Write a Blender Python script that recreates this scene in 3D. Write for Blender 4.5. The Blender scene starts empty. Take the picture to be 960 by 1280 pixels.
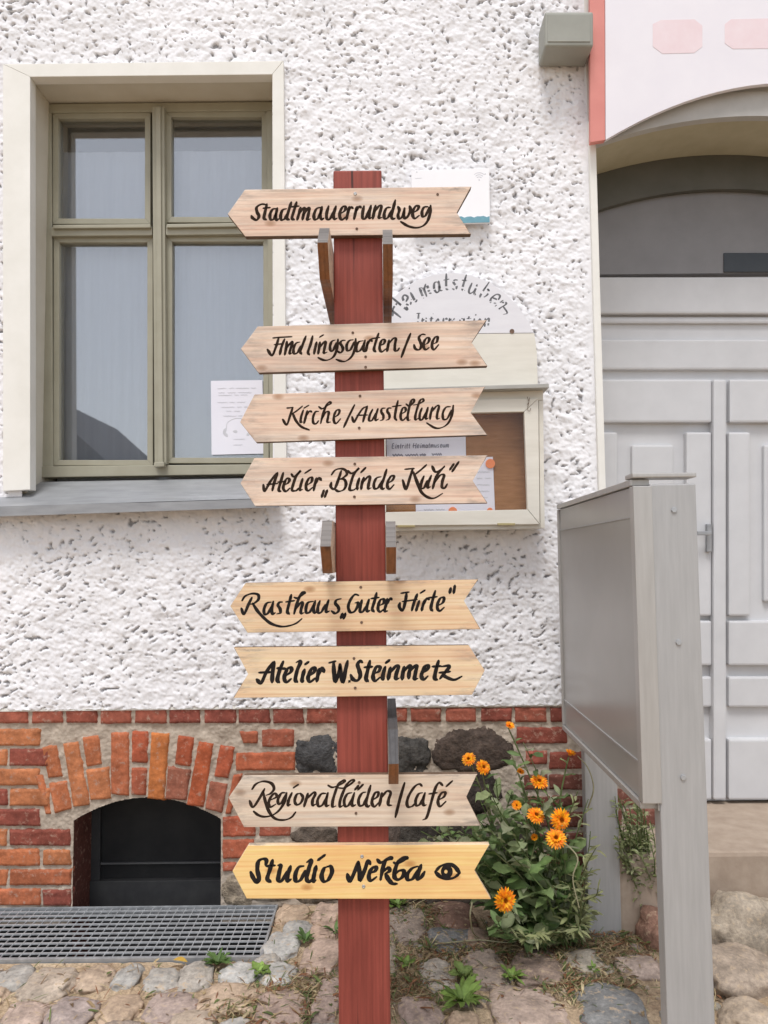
import bpy, bmesh, math, random
import numpy as np
from mathutils import Vector, Matrix
random.seed(7); RNG = np.random.default_rng(11)
SC = bpy.context.scene
COL = SC.collection

# ------------------------------------------------------------------ camera, sky, sun, exposure
F_PX, CX, CY = 961.0, 480.0, 640.0            # photograph is 960 x 1280
CAM = Vector((0, 0, 1.28))
PITCH, ROLL = math.radians(3.6), math.radians(-0.6)
RMAT = Matrix.Rotation(math.radians(90) + PITCH, 3, 'X') @ Matrix.Rotation(ROLL, 3, 'Z')
cd = bpy.data.cameras.new('camera'); cam = bpy.data.objects.new('camera', cd); COL.objects.link(cam)
cam.matrix_world = Matrix.Translation(CAM) @ RMAT.to_4x4()
cd.sensor_fit = 'VERTICAL'; cd.sensor_height = 32.0; cd.sensor_width = 24.0
cd.lens = F_PX / 1280 * 32.0
cd.clip_start = 0.05; cd.clip_end = 500
SC.camera = cam

W = bpy.data.worlds.new('World'); SC.world = W; W.use_nodes = True
wt = W.node_tree; wt.nodes.clear()
wo = wt.nodes.new('ShaderNodeOutputWorld'); wb = wt.nodes.new('ShaderNodeBackground')
sky = wt.nodes.new('ShaderNodeTexSky'); sky.sky_type = 'NISHITA'; sky.sun_disc = False
SUN_EL, SUN_AZ = math.radians(64), math.radians(192)
sky.sun_elevation = SUN_EL; sky.sun_rotation = SUN_AZ
sky.air_density = 1.0; sky.dust_density = 1.5; sky.ozone_density = 1.0
hs = wt.nodes.new('ShaderNodeHueSaturation'); hs.inputs['Saturation'].default_value = 0.34
wt.links.new(sky.outputs[0], hs.inputs['Color']); wt.links.new(hs.outputs[0], wb.inputs['Color'])
wb.inputs['Strength'].default_value = 0.15
wt.links.new(wb.outputs[0], wo.inputs[0])
sl = bpy.data.lights.new('sun', 'SUN'); sun = bpy.data.objects.new('sun', sl); COL.objects.link(sun)
sl.energy = 1.55; sl.angle = math.radians(18); sl.color = (1, .985, .975)
sd = Vector((math.sin(SUN_AZ) * math.cos(SUN_EL), math.cos(SUN_AZ) * math.cos(SUN_EL), math.sin(SUN_EL)))
sun.rotation_euler = sd.to_track_quat('Z', 'Y').to_euler(); sun.location = (0, -6, 9)
SC.view_settings.view_transform = 'Standard'; SC.view_settings.look = 'None'
SC.view_settings.exposure = 0.50; SC.view_settings.gamma = 1.0
SC.render.engine = 'CYCLES'
SC.cycles.use_denoising = True
SC.cycles.max_bounces = 10; SC.cycles.diffuse_bounces = 5; SC.cycles.transparent_max_bounces = 12

# ------------------------------------------------------------------ helpers
def ray(x, y):
    return RMAT @ Vector(((x - CX) / F_PX, -(y - CY) / F_PX, -1.0))
def at(x, y, Y):                               # photo position on the upright plane at depth Y
    d = ray(x, y); return CAM + d * (Y / d.y)
def gr(x, y, Z=0.0):                           # photo position on level Z
    d = ray(x, y); return CAM + d * ((Z - CAM.z) / d.z)

def hsh(i, j, k, s):
    n = (i * 374761393 + j * 668265263 + k * 2147483647 + s * 974634777) & 0xffffffff
    n = ((n ^ (n >> 13)) * 1274126177) & 0xffffffff
    n = ((n ^ (n >> 16)) * 2246822519) & 0xffffffff
    return ((n ^ (n >> 15)) & 0xffffff) / float(0xffffff)
def vnoise(P, s=0):                            # gradient-ish noise in -1..1, P is Nx2 or Nx3
    if P.shape[1] == 2: P = np.c_[P, np.zeros(len(P))]
    I = np.floor(P).astype(np.int64); f = P - I; u = f * f * f * (f * (f * 6 - 15) + 10)
    out = np.zeros(len(P))
    for a in (0, 1):
        for b in (0, 1):
            for c in (0, 1):
                i, j, k = I[:, 0] + a, I[:, 1] + b, I[:, 2] + c
                gx = hsh(i, j, k, s) * 2 - 1; gy = hsh(i, j, k, s + 17) * 2 - 1; gz = hsh(i, j, k, s + 31) * 2 - 1
                w = (u[:, 0] if a else 1 - u[:, 0]) * (u[:, 1] if b else 1 - u[:, 1]) * (u[:, 2] if c else 1 - u[:, 2])
                out += w * (gx * (f[:, 0] - a) + gy * (f[:, 1] - b) + gz * (f[:, 2] - c))
    return out * 1.5
def fbm(P, s=0, o=4, g=.5):
    r = np.zeros(len(P)); a = 1.0
    for k in range(o):
        r += a * vnoise(P * (2 ** k), s + 7 * k); a *= g
    return r
def sstep(a, b, x):
    t = np.clip((x - a) / (b - a), 0, 1); return t * t * (3 - 2 * t)

# ---- materials
def nodes(name):
    m = bpy.data.materials.new(name); m.use_nodes = True
    nt = m.node_tree; b = nt.nodes['Principled BSDF']
    return m, nt, b
def nn(nt, t, **k):
    n = nt.nodes.new(t)
    for a, v in k.items():
        if a in n.inputs.keys(): n.inputs[a].default_value = v
        else: setattr(n, a, v)
    return n
def ramp(nt, src, stops):
    r = nt.nodes.new('ShaderNodeValToRGB'); e = r.color_ramp.elements
    while len(e) < len(stops): e.new(.5)
    for q, (p, c) in zip(e, stops):
        q.position = p; q.color = (*c, 1) if len(c) == 3 else c
    nt.links.new(src, r.inputs[0]); return r.outputs[0]
def mix(nt, fac, a, b, bt='MIX'):
    m = nt.nodes.new('ShaderNodeMix'); m.data_type = 'RGBA'; m.blend_type = bt
    for s, v in ((m.inputs[0], fac), (m.inputs[6], a), (m.inputs[7], b)):
        if isinstance(v, (int, float)): s.default_value = v
        elif isinstance(v, tuple): s.default_value = (*v, 1)
        else: nt.links.new(v, s)
    return m.outputs[2]
def coords(nt, scale=(1, 1, 1), rnd=0.0, kind='Object', rot=(0, 0, 0)):
    tc = nt.nodes.new('ShaderNodeTexCoord'); src = tc.outputs[kind]
    if rnd:
        oi = nt.nodes.new('ShaderNodeObjectInfo'); vm = nn(nt, 'ShaderNodeVectorMath', operation='SCALE')
        cb = nt.nodes.new('ShaderNodeCombineXYZ')
        for i, k in enumerate((1.0, 3.7, 7.3)):
            mm = nn(nt, 'ShaderNodeMath', operation='MULTIPLY'); mm.inputs[1].default_value = k * rnd
            nt.links.new(oi.outputs['Random'], mm.inputs[0]); nt.links.new(mm.outputs[0], cb.inputs[i])
        ad = nn(nt, 'ShaderNodeVectorMath', operation='ADD')
        nt.links.new(src, ad.inputs[0]); nt.links.new(cb.outputs[0], ad.inputs[1]); src = ad.outputs[0]
    mp = nt.nodes.new('ShaderNodeMapping'); mp.inputs['Scale'].default_value = scale; mp.inputs['Rotation'].default_value = rot
    nt.links.new(src, mp.inputs[0]); return mp.outputs[0]
def noise(nt, vec, scale=5, detail=4, rough=.5, dist=0.0):
    n = nn(nt, 'ShaderNodeTexNoise', Scale=scale, Detail=detail, Roughness=rough, Distortion=dist)
    nt.links.new(vec, n.inputs['Vector']); return n.outputs['Fac']
def bump(nt, b, h, strength=.3, dist=.01):
    u = nn(nt, 'ShaderNodeBump', Strength=strength, Distance=dist)
    nt.links.new(h, u.inputs['Height']); nt.links.new(u.outputs[0], b.inputs['Normal'])
def speckled(name, c1, c2, scale=20, rough=.7, bs=.2, bd=.003, stretch=(1, 1, 1), metallic=0, spec=.3, detail=5, rnd=0.0):
    m, nt, b = nodes(name)
    v = coords(nt, stretch, rnd); f = noise(nt, v, scale, detail, .6)
    nt.links.new(ramp(nt, f, [(.3, c1), (.7, c2)]), b.inputs['Base Color'])
    b.inputs['Roughness'].default_value = rough; b.inputs['Metallic'].default_value = metallic
    b.inputs['Specular IOR Level'].default_value = spec
    if bs: bump(nt, b, f, bs, bd)
    return m
def attr_mat(name, rough=.8, tex=.25, scale=60, bs=.4, bd=.004, spec=.25, dirt=None, trans=0.0):
    m, nt, b = nodes(name)
    a = nn(nt, 'ShaderNodeAttribute', attribute_name='Col')
    v = coords(nt); f = noise(nt, v, scale, 6, .65); g = noise(nt, v, scale * .22, 4, .6)
    c = mix(nt, min(1, tex * 1.8), a.outputs['Color'], ramp(nt, f, [(.3, (.5, .5, .5)), (.7, (1.4, 1.38, 1.34))]), 'MULTIPLY')
    c = mix(nt, min(1, tex * 1.8), c, ramp(nt, g, [(.3, (.62, .60, .57)), (.7, (1.22, 1.2, 1.18))]), 'MULTIPLY')
    if dirt:
        d = noise(nt, v, scale * .5, 6, .7)
        c = mix(nt, ramp(nt, d, [(.56, (0, 0, 0)), (.66, (.85, .85, .85))]), c, dirt)
    nt.links.new(c, b.inputs['Base Color'])
    b.inputs['Roughness'].default_value = rough; b.inputs['Specular IOR Level'].default_value = spec
    if trans:
        b.inputs['Subsurface Weight'].default_value = 0
    if bs: bump(nt, b, f, bs, bd)
    return m
def wood(name, light, dark, knot, ring=.35, grey=0.0, ax='X', tone=None):
    m, nt, b = nodes(name)
    s = {'X': (1, 1, 1), 'Z': (1, 1, 1)}[ax]
    fine = noise(nt, coords(nt, (4, 90, 140) if ax == 'X' else (140, 90, 4), 9.0), 1.0, 5, .6)
    mid = noise(nt, coords(nt, (1.6, 9, 22) if ax == 'X' else (22, 9, 1.6), 9.0), 1.0, 3, .5)
    blot = noise(nt, coords(nt, (5, 5, 9), 9.0), 1.0, 4, .6)
    wv = nn(nt, 'ShaderNodeTexWave', Scale=1.0, Distortion=7.0, Detail=2.0)
    wv.wave_type = 'BANDS'; wv.bands_direction = 'Z' if ax == 'X' else 'X'
    wv.inputs['Detail Scale'].default_value = .8
    nt.links.new(coords(nt, (1.3, 6, 26) if ax == 'X' else (26, 6, 1.3), 9.0), wv.inputs['Vector'])
    c = mix(nt, ramp(nt, mid, [(.3, (0, 0, 0)), (.72, (1, 1, 1))]), light, tuple(.6 * p + .4 * q for p, q in zip(light, dark)))
    rg = ramp(nt, wv.outputs['Fac'], [(.0, (0, 0, 0)), (.75, (.12, .12, .12)), (1, (1, 1, 1))])
    rm = nn(nt, 'ShaderNodeMath', operation='MULTIPLY'); nt.links.new(rg, rm.inputs[0]); rm.inputs[1].default_value = ring
    c = mix(nt, rm.outputs[0], c, dark)
    c = mix(nt, .35, c, ramp(nt, fine, [(.3, (.25, .25, .25)), (.7, (.78, .78, .78))]), 'OVERLAY')
    c = mix(nt, .22, c, ramp(nt, blot, [(.3, (.2, .2, .2)), (.7, (.8, .8, .8))]), 'OVERLAY')
    vo = nn(nt, 'ShaderNodeTexVoronoi', Scale=1.0)
    vo.voronoi_dimensions = '2D'; nt.links.new(coords(nt, (5, 5, 9) if ax == 'X' else (9, 5, 5), 9.0, rot=(math.radians(-90), 0, 0)), vo.inputs['Vector'])
    c = mix(nt, ramp(nt, vo.outputs['Distance'], [(.02, (.75, .75, .75)), (.055, (.45, .45, .45)), (.085, (0, 0, 0))]), c, knot)
    if grey:
        tg = nt.nodes.new('ShaderNodeTexCoord'); sx = nt.nodes.new('ShaderNodeSeparateXYZ'); nt.links.new(tg.outputs['Generated'], sx.inputs[0])
        en = noise(nt, coords(nt, (9, 30, 45), 3.0), 1.0, 6, .75)
        e1 = ramp(nt, sx.outputs['X'], [(0, (1, 1, 1)), (.16, (0, 0, 0)), (.86, (0, 0, 0)), (1, (1, 1, 1))])
        e2 = ramp(nt, sx.outputs['Z'], [(0, (.6, .6, .6)), (.14, (0, 0, 0)), (.86, (0, 0, 0)), (1, (1, 1, 1))])
        em = mix(nt, 1.0, e1, e2, 'ADD'); em = mix(nt, 1.0, em, ramp(nt, en, [(.48, (0, 0, 0)), (.62, (.6, .6, .6))]), 'MULTIPLY')
        c = mix(nt, em, c, (.22, .19, .17))
        gn = noise(nt, coords(nt, (3, 20, 30), 5.0), 1.0, 5, .7)
        gm = nn(nt, 'ShaderNodeMath', operation='MULTIPLY'); nt.links.new(ramp(nt, gn, [(.45, (0, 0, 0)), (.7, (1, 1, 1))]), gm.inputs[0]); gm.inputs[1].default_value = grey
        c = mix(nt, gm.outputs[0], c, (.25, .23, .22))
    nt.links.new(c, b.inputs['Base Color'])
    b.inputs['Roughness'].default_value = .62; b.inputs['Specular IOR Level'].default_value = .25
    bump(nt, b, fine, .25, .002)
    return m

# ---- objects
def link(name, me, mats, parent=None, origin=None):
    o = bpy.data.objects.new(name, me); COL.objects.link(o)
    for m in (mats if isinstance(mats, (list, tuple)) else [mats]): me.materials.append(m)
    if origin is not None:
        me.transform(Matrix.Translation(-Vector(origin))); w = Vector(origin)
    else: w = Vector((0, 0, 0))
    if parent is not None:
        o.parent = parent; o.location = w - WLOC[parent.name]
    else: o.location = w
    WLOC[o.name] = w
    return o
WLOC = {}
def tag(o, label=None, cat=None, group=None, kind=None):
    if label: o['label'] = label
    if cat: o['category'] = cat
    if group: o['group'] = group
    if kind: o['kind'] = kind
    return o
def empty(name, loc, label, cat, group=None):
    o = bpy.data.objects.new(name, None); COL.objects.link(o); o.location = loc; o.empty_display_size = .1
    WLOC[o.name] = Vector(loc); return tag(o, label, cat, group)
def np_mesh(name, V, F, smooth=True, colv=None, mat_i=None):
    me = bpy.data.meshes.new(name); V = np.asarray(V, np.float32); F = np.asarray(F, np.int32)
    me.vertices.add(len(V)); me.vertices.foreach_set('co', V.ravel())
    k = F.shape[1]
    me.loops.add(F.size); me.loops.foreach_set('vertex_index', F.ravel())
    me.polygons.add(len(F)); me.polygons.foreach_set('loop_start', np.arange(0, F.size, k, dtype=np.int32))
    me.polygons.foreach_set('use_smooth', np.full(len(F), bool(smooth)))
    if mat_i is not None: me.polygons.foreach_set('material_index', np.asarray(mat_i, np.int32))
    me.update(calc_edges=True); me.validate()
    if colv is not None:
        a = me.color_attributes.new('Col', 'FLOAT_COLOR', 'POINT')
        c = np.ones((len(V), 4), np.float32); c[:, :3] = colv; a.data.foreach_set('color', c.ravel())
    return me
class Acc:                                      # gathers quads / tris of ONE part
    def __init__(s): s.V = []; s.F = []; s.C = []; s.n = 0
    def add(s, V, F, c=(1, 1, 1)):
        V = np.asarray(V, float); F = np.asarray(F, int)
        if F.shape[1] == 3: F = np.c_[F, F[:, 2]]
        s.V.append(V); s.F.append(F + s.n); s.n += len(V)
        c = np.asarray(c, float); s.C.append(np.tile(c, (len(V), 1)) if c.ndim == 1 else c)
    def build(s, name, mats, parent=None, origin=None, smooth=True):
        V = np.concatenate(s.V); F = np.concatenate(s.F); C = np.concatenate(s.C)
        me = bpy.data.meshes.new(name)
        fl = [tuple(f[:3]) if f[2] == f[3] else tuple(f) for f in F.tolist()]
        me.from_pydata(V.tolist(), [], fl)
        me.polygons.foreach_set('use_smooth', np.full(len(fl), smooth)); me.update()
        a = me.color_attributes.new('Col', 'FLOAT_COLOR', 'POINT')
        c = np.ones((len(V), 4), np.float32); c[:, :3] = C; a.data.foreach_set('color', c.ravel())
        return link(name, me, mats, parent, origin)
def grid_faces(nu, nv):
    i = np.arange(nu - 1)[:, None] * nv + np.arange(nv - 1)[None, :]
    i = i.ravel(); return np.c_[i, i + nv, i + nv + 1, i + 1]
def prism_bm(bm, pts, ext, bev=.0012, seg=2):
    n0 = len(bm.verts)
    vs = [bm.verts.new(p) for p in pts]; e = Vector(ext)
    ws = [bm.verts.new(Vector(p) + e) for p in pts]; n = len(vs)
    fs = [bm.faces.new(vs), bm.faces.new(ws[::-1])]
    for i in range(n): fs.append(bm.faces.new((vs[i], ws[i], ws[(i + 1) % n], vs[(i + 1) % n])))
    if bev:
        es = list({ed for f in fs for ed in f.edges})
        bmesh.ops.bevel(bm, geom=es, offset=bev, segments=seg, affect='EDGES', profile=.6)
def prism(name, lst, mat, parent=None, bev=.0012, origin=None):   # lst: [(pts, ext), ...] pieces of ONE part
    bm = bmesh.new()
    for p, e in lst: prism_bm(bm, p, e, bev)
    bmesh.ops.recalc_face_normals(bm, faces=bm.faces)
    me = bpy.data.meshes.new(name); bm.to_mesh(me); bm.free()
    if origin is None:
        allp = [Vector(q) for p, e in lst for q in p]; origin = sum(allp, Vector()) / len(allp)
    return link(name, me, mat, parent, origin)
def rect(x0, y0, x1, y1, Y): return [at(x0, y0, Y), at(x1, y0, Y), at(x1, y1, Y), at(x0, y1, Y)]
def poly(pts, Y): return [at(x, y, Y) for x, y in pts]
def box(x0, y0, z0, x1, y1, z1): return ([Vector((x0, y0, z0)), Vector((x1, y0, z0)), Vector((x1, y0, z1)), Vector((x0, y0, z1))], (0, y1 - y0, 0))
def catmull(P, n=6):
    P = [np.array(p, float) for p in P]
    if len(P) == 2: return [P[0] + (P[1] - P[0]) * t for t in np.linspace(0, 1, n + 1)]
    Q = [2 * P[0] - P[1]] + P + [2 * P[-1] - P[-2]]; out = []
    for i in range(1, len(Q) - 2):
        for t in np.linspace(0, 1, n, endpoint=False):
            a, b, c, d = Q[i - 1], Q[i], Q[i + 1], Q[i + 2]
            out.append(.5 * (2 * b + (c - a) * t + (2 * a - 5 * b + 4 * c - d) * t * t + (3 * b - a - 3 * c + d) * t ** 3))
    out.append(P[-1]); return out
def tube(acc, pts, radii, n=6, c=(1, 1, 1), sub=5):
    P = np.array(catmull(pts, sub)); R = np.interp(np.linspace(0, 1, len(P)), np.linspace(0, 1, len(radii)), radii)
    T = np.gradient(P, axis=0); T /= np.linalg.norm(T, axis=1)[:, None] + 1e-9
    up = np.array([0.3, .9, .2]); A = np.cross(T, up); A /= np.linalg.norm(A, axis=1)[:, None] + 1e-9; B = np.cross(T, A)
    th = np.linspace(0, 2 * math.pi, n, endpoint=False)
    V = P[:, None] + R[:, None, None] * (np.cos(th)[None, :, None] * A[:, None] + np.sin(th)[None, :, None] * B[:, None])
    F = []
    for i in range(len(P) - 1):
        for j in range(n): F.append((i * n + j, i * n + (j + 1) % n, (i + 1) * n + (j + 1) % n, (i + 1) * n + j))
    acc.add(V.reshape(-1, 3), F, c)
_ico = bmesh.new(); bmesh.ops.create_icosphere(_ico, subdivisions=4, radius=1)
ICO_V = np.array([v.co[:] for v in _ico.verts]); ICO_F = np.array([[v.index for v in f.verts] for f in _ico.faces]); _ico.free()
def rock(acc, c, r, seed, col, rough=.16, sq=.75, rot=0.0, col2=None, tip=(0, 0)):
    v = ICO_V.copy(); v = np.sign(v) * np.abs(v) ** sq
    o = np.array([seed * 3.17, seed * 1.3, seed * .71])
    d = 1 + rough * fbm(ICO_V * 1.3 + o, 3, 3) * 1.2 + .035 * fbm(ICO_V * 6 + o, 5, 3)
    d = d - .05 * np.abs(fbm(ICO_V * 2.6 + o, 13, 3))
    v = v * d[:, None] * np.array(r)
    cs, sn = math.cos(rot), math.sin(rot)
    v = np.c_[v[:, 0] * cs - v[:, 1] * sn, v[:, 0] * sn + v[:, 1] * cs, v[:, 2] + v[:, 0] * tip[0] + v[:, 1] * tip[1]]
    k = np.clip(.5 + .9 * fbm(ICO_V * 2.2 + o, 9, 4), 0, 1)[:, None]
    c2 = np.array(col2 if col2 is not None else [x * .72 for x in col])
    acc.add(v + np.array(c), ICO_F, np.array(col) * k + c2 * (1 - k))

# ------------------------------------------------------------------ materials
def m_plaster():
    m, nt, b = nodes('roughcast plaster')
    a = nn(nt, 'ShaderNodeAttribute', attribute_name='Col'); v = coords(nt)
    f = noise(nt, v, 3.0, 5, .6); g = noise(nt, v, 90, 4, .6)
    white = ramp(nt, f, [(.3, (.785, .775, .79)), (.7, (.835, .825, .835))])
    d = noise(nt, v, 1.7, 7, .68); white = mix(nt, ramp(nt, d, [(.46, (0, 0, 0)), (.72, (.7, .7, .7))]), white, (.66, .65, .65))
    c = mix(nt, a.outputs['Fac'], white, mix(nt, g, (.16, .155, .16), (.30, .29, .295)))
    nt.links.new(c, b.inputs['Base Color']); b.inputs['Roughness'].default_value = .9; b.inputs['Specular IOR Level'].default_value = .15
    bump(nt, b, g, .35, .004); return m
M_PLASTER = m_plaster()
M_SMOOTH = speckled('smooth cream plaster', (.74, .72, .66), (.82, .80, .75), 6, .85, .15, .002)
M_REVEAL = speckled('shaded beige reveal plaster', (.60, .555, .46), (.66, .62, .53), 7, .85, .15, .002)  # beige tone puts the soffit's shading into white-cream plaster
M_FRAME = speckled('olive grey window paint', (.32, .30, .225), (.37, .35, .27), 9, .45, .08, .001, spec=.4)
M_ZINC = speckled('zinc sheet', (.27, .275, .285), (.36, .365, .375), 9, .45, .05, .001, (1, 4, 4), .35, .5)
M_BRICK = attr_mat('fired brick', .85, .26, 85, .6, .004, dirt=(.38, .24, .18))
M_MORTAR = speckled('lime mortar', (.32, .26, .205), (.52, .44, .355), 24, .92, .8, .01)
M_ROCK = attr_mat('split fieldstone', .8, .55, 42, 1.0, .016)
M_COBBLE = attr_mat('weathered fieldstone', .85, .34, 80, .8, .005, dirt=(.45, .34, .23))
M_DARK = speckled('painted cellar and well dark', (.010, .010, .011), (.022, .022, .022), 8, .6, 0)  # near-black colour paints in the dark of the cellar and light well
M_CFRAME = speckled('near black cellar frame', (.03, .03, .032), (.05, .05, .05), 12, .6, .1)  # almost as dark as the opening behind it
M_STEELD = speckled('dark grey bar', (.08, .08, .08), (.12, .12, .12), 10, .6, 0)  # plain dark grey for the crossbar
M_STEEL = speckled('galvanised grating', (.30, .31, .32), (.48, .49, .50), 30, .5, .1, .001, metallic=.5, spec=.5)
M_ALU = speckled('brushed aluminium', (.40, .385, .365), (.46, .445, .425), 10, .42, .04, .001, (8, 8, .6), .35, .45)
M_ALU_D = speckled('dull grey aluminium post', (.37, .365, .36), (.43, .425, .42), 10, .5, .04, .001, (8, 8, .6), .25, .4)
M_PANELG = speckled('grey enamelled panel', (.30, .287, .27), (.35, .335, .315), 3, .28, .02, .001, spec=.5)
M_DOOR = speckled('light grey door paint', (.53, .53, .54), (.59, .59, .60), 6, .5, .06, .001)
M_DOORD = speckled('mid grey transom paint', (.20, .195, .20), (.235, .23, .235), 6, .5, .06, .001)
M_DOORF = speckled('dark olive shaded frame', (.085, .085, .07), (.115, .11, .095), 6, .6, .06, .001)
M_RIM = speckled('grey arch moulding', (.42, .41, .39), (.50, .49, .47), 8, .8, .2, .002)
M_SOFFIT = speckled('olive arch soffit', (.40, .36, .25), (.47, .43, .31), 8, .85, .2, .002)
M_WHITE = speckled('white sheet metal', (.86, .85, .87), (.90, .89, .90), 5, .4, 0)
M_SIGNW = speckled('white painted signboard', (.74, .71, .75), (.79, .76, .79), 4, .5, 0)
M_RED = speckled('faded red border', (.60, .22, .19), (.68, .27, .23), 6, .6, 0)
M_PINK = speckled('faded pink lettering', (.75, .60, .62), (.78, .66, .68), 14, .6, 0)
M_TEAL = speckled('teal blue print', (.13, .30, .38), (.18, .38, .45), 30, .5, 0)
M_CREAM = speckled('cream case paint', (.64, .605, .525), (.73, .695, .615), 5, .5, .1, .001, (1, 4, 6))
M_GREYW = speckled('greyish white case paint', (.68, .665, .69), (.74, .73, .75), 5, .5, .08, .001, (1, 4, 6))
M_ROOFS = speckled('grey case roof', (.33, .32, .29), (.42, .41, .38), 12, .7, .2, .001, (1, 4, 4))
M_CORK = speckled('brown pinboard', (.28, .125, .042), (.40, .19, .075), 26, .8, .2, .002, (.6, 1, 3))
M_PAPER = speckled('white paper', (.76, .75, .82), (.80, .79, .85), 4, .7, 0)
M_INK = speckled('grey print', (.22, .22, .27), (.30, .30, .35), 40, .7, 0)
M_INKL = speckled('pale grey print', (.55, .55, .58), (.62, .62, .66), 40, .7, 0)
M_BLACK = speckled('black lettering paint', (.012, .010, .010), (.028, .023, .021), 60, .85, .1, .001, spec=.08)
M_BROWNBLACK = speckled('brown black lettering paint', (.020, .012, .008), (.042, .027, .019), 60, .85, .1, .001, spec=.08)
M_FADED = speckled('faded black stencil paint', (.06, .06, .065), (.22, .22, .23), 45, .7, 0)
M_ORANGE = speckled('orange pin plastic', (.80, .22, .07), (.85, .27, .10), 5, .4, 0)
M_BRASS = speckled('tarnished brass', (.40, .33, .16), (.52, .44, .25), 40, .4, .1, .001, metallic=.6)
M_SCREW = speckled('steel screw', (.35, .34, .33), (.55, .54, .52), 80, .4, .1, .001, metallic=.6)
M_RUSTS = speckled('rusty screw', (.10, .06, .04), (.22, .14, .10), 80, .6, .1, .001, metallic=.3)
M_BOXP = speckled('grey green wall box plastic', (.27, .27, .235), (.33, .33, .29), 6, .5, .05, .001)
M_CURTAIN = speckled('pale blue grey curtain', (.33, .36, .405), (.395, .425, .47), 2.0, .9, .05, .002, (14, 1, .3))
M_ROOM = speckled('dim room plaster', (.10, .10, .11), (.13, .13, .14), 5, .9, 0)  # the unlit room's dimness is put into this dark backing colour
M_OWALL = speckled('ochre render', (.45, .40, .31), (.52, .47, .38), 4, .9, .2)
M_OROOF = speckled('dark slate roof', (.04, .04, .05), (.07, .07, .08), 20, .8, .3)
M_OWIN = speckled('dark far window', (.03, .035, .04), (.05, .055, .06), 4, .2, 0)
def m_glass(name, refl, tint=(1, 1, 1), k=1.0):
    m = bpy.data.materials.new(name); m.use_nodes = True; nt = m.node_tree; nt.nodes.clear()
    o = nt.nodes.new('ShaderNodeOutputMaterial'); t = nt.nodes.new('ShaderNodeBsdfTransparent'); t.inputs[0].default_value = (*tint, 1)
    g = nt.nodes.new('ShaderNodeBsdfGlossy'); g.inputs['Roughness'].default_value = .015; g.inputs[0].default_value = (.95, .97, 1, 1)
    fr = nn(nt, 'ShaderNodeFresnel', IOR=1.5); mu = nn(nt, 'ShaderNodeMath', operation='MULTIPLY_ADD')
    nt.links.new(fr.outputs[0], mu.inputs[0]); mu.inputs[1].default_value = k; mu.inputs[2].default_value = refl
    x = nt.nodes.new('ShaderNodeMixShader'); nt.links.new(mu.outputs[0], x.inputs[0]); nt.links.new(t.outputs[0], x.inputs[1]); nt.links.new(g.outputs[0], x.inputs[2])
    nt.links.new(x.outputs[0], o.inputs[0]); return m
M_GLASS = m_glass('window glass', .10); M_GLASS2 = m_glass('display case glass', .0, k=.35)
M_BOARD = wood('weathered pine board', (.78, .60, .475), (.60, .405, .285), (.36, .19, .10), .40, .48)
M_BOARD2 = wood('honey pine board', (.78, .575, .38), (.62, .39, .20), (.36, .18, .08), .38, .16)
M_BOARD3 = wood('pale silvery pine board', (.74, .60, .47), (.55, .40, .28), (.33, .18, .09), .26, .30)
M_BOARD4 = wood('fresh yellow pine board', (.84, .565, .25), (.72, .41, .13), (.46, .20, .06), .45, .0)
M_BEDGE = speckled('weathered shaded board edge', (.085, .05, .03), (.20, .13, .085), 30, .8, .2, .002, (1, 6, 6))  # dark brown holds the underside's shadow as well as edge weathering
M_BROWNW = wood('brown stained wood', (.27, .115, .05), (.12, .05, .025), (.06, .03, .02), .4, .1, 'Z')
M_GREYW2 = wood('silver grey end grain', (.20, .18, .165), (.085, .075, .07), (.08, .07, .06), .3, .3)
def m_post():
    m, nt, b = nodes('oxide red post paint')
    f = noise(nt, coords(nt, (130, 130, 3)), 1, 5, .6); g = noise(nt, coords(nt, (7, 7, 2.0)), 1, 5, .6); h = noise(nt, coords(nt, (38, 38, .9)), 1, 3, .55)
    c = ramp(nt, g, [(.3, (.20, .042, .030)), (.7, (.305, .070, .049))])
    c = mix(nt, .4, c, ramp(nt, f, [(.3, (.2, .2, .2)), (.7, (.8, .8, .8))]), 'OVERLAY')
    c = mix(nt, ramp(nt, h, [(.31, (.9, .9, .9)), (.335, (0, 0, 0))]), c, (.05, .018, .014))
    nt.links.new(c, b.inputs['Base Color']); b.inputs['Roughness'].default_value = .6; b.inputs['Specular IOR Level'].default_value = .3
    bump(nt, b, f, .35, .003); return m
M_POST = m_post()
def m_soil():
    m, nt, b = nodes('sandy soil')
    v = coords(nt); f = noise(nt, v, 5, 6, .65); g = noise(nt, v, 120, 5, .7); h = noise(nt, v, 22, 5, .6)
    c = ramp(nt, f, [(.3, (.25, .175, .115)), (.5, (.42, .315, .21)), (.72, (.52, .41, .285))])
    c = mix(nt, .6, c, ramp(nt, g, [(.3, (.15, .15, .15)), (.7, (.85, .85, .85))]), 'OVERLAY')
    c = mix(nt, ramp(nt, h, [(.58, (0, 0, 0)), (.68, (.55, .55, .55))]), c, (.12, .09, .055))
    nt.links.new(c, b.inputs['Base Color']); b.inputs['Roughness'].default_value = .95; b.inputs['Specular IOR Level'].default_value = .1
    bump(nt, b, g, .7, .006); return m
M_SOIL = m_soil()
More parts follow.
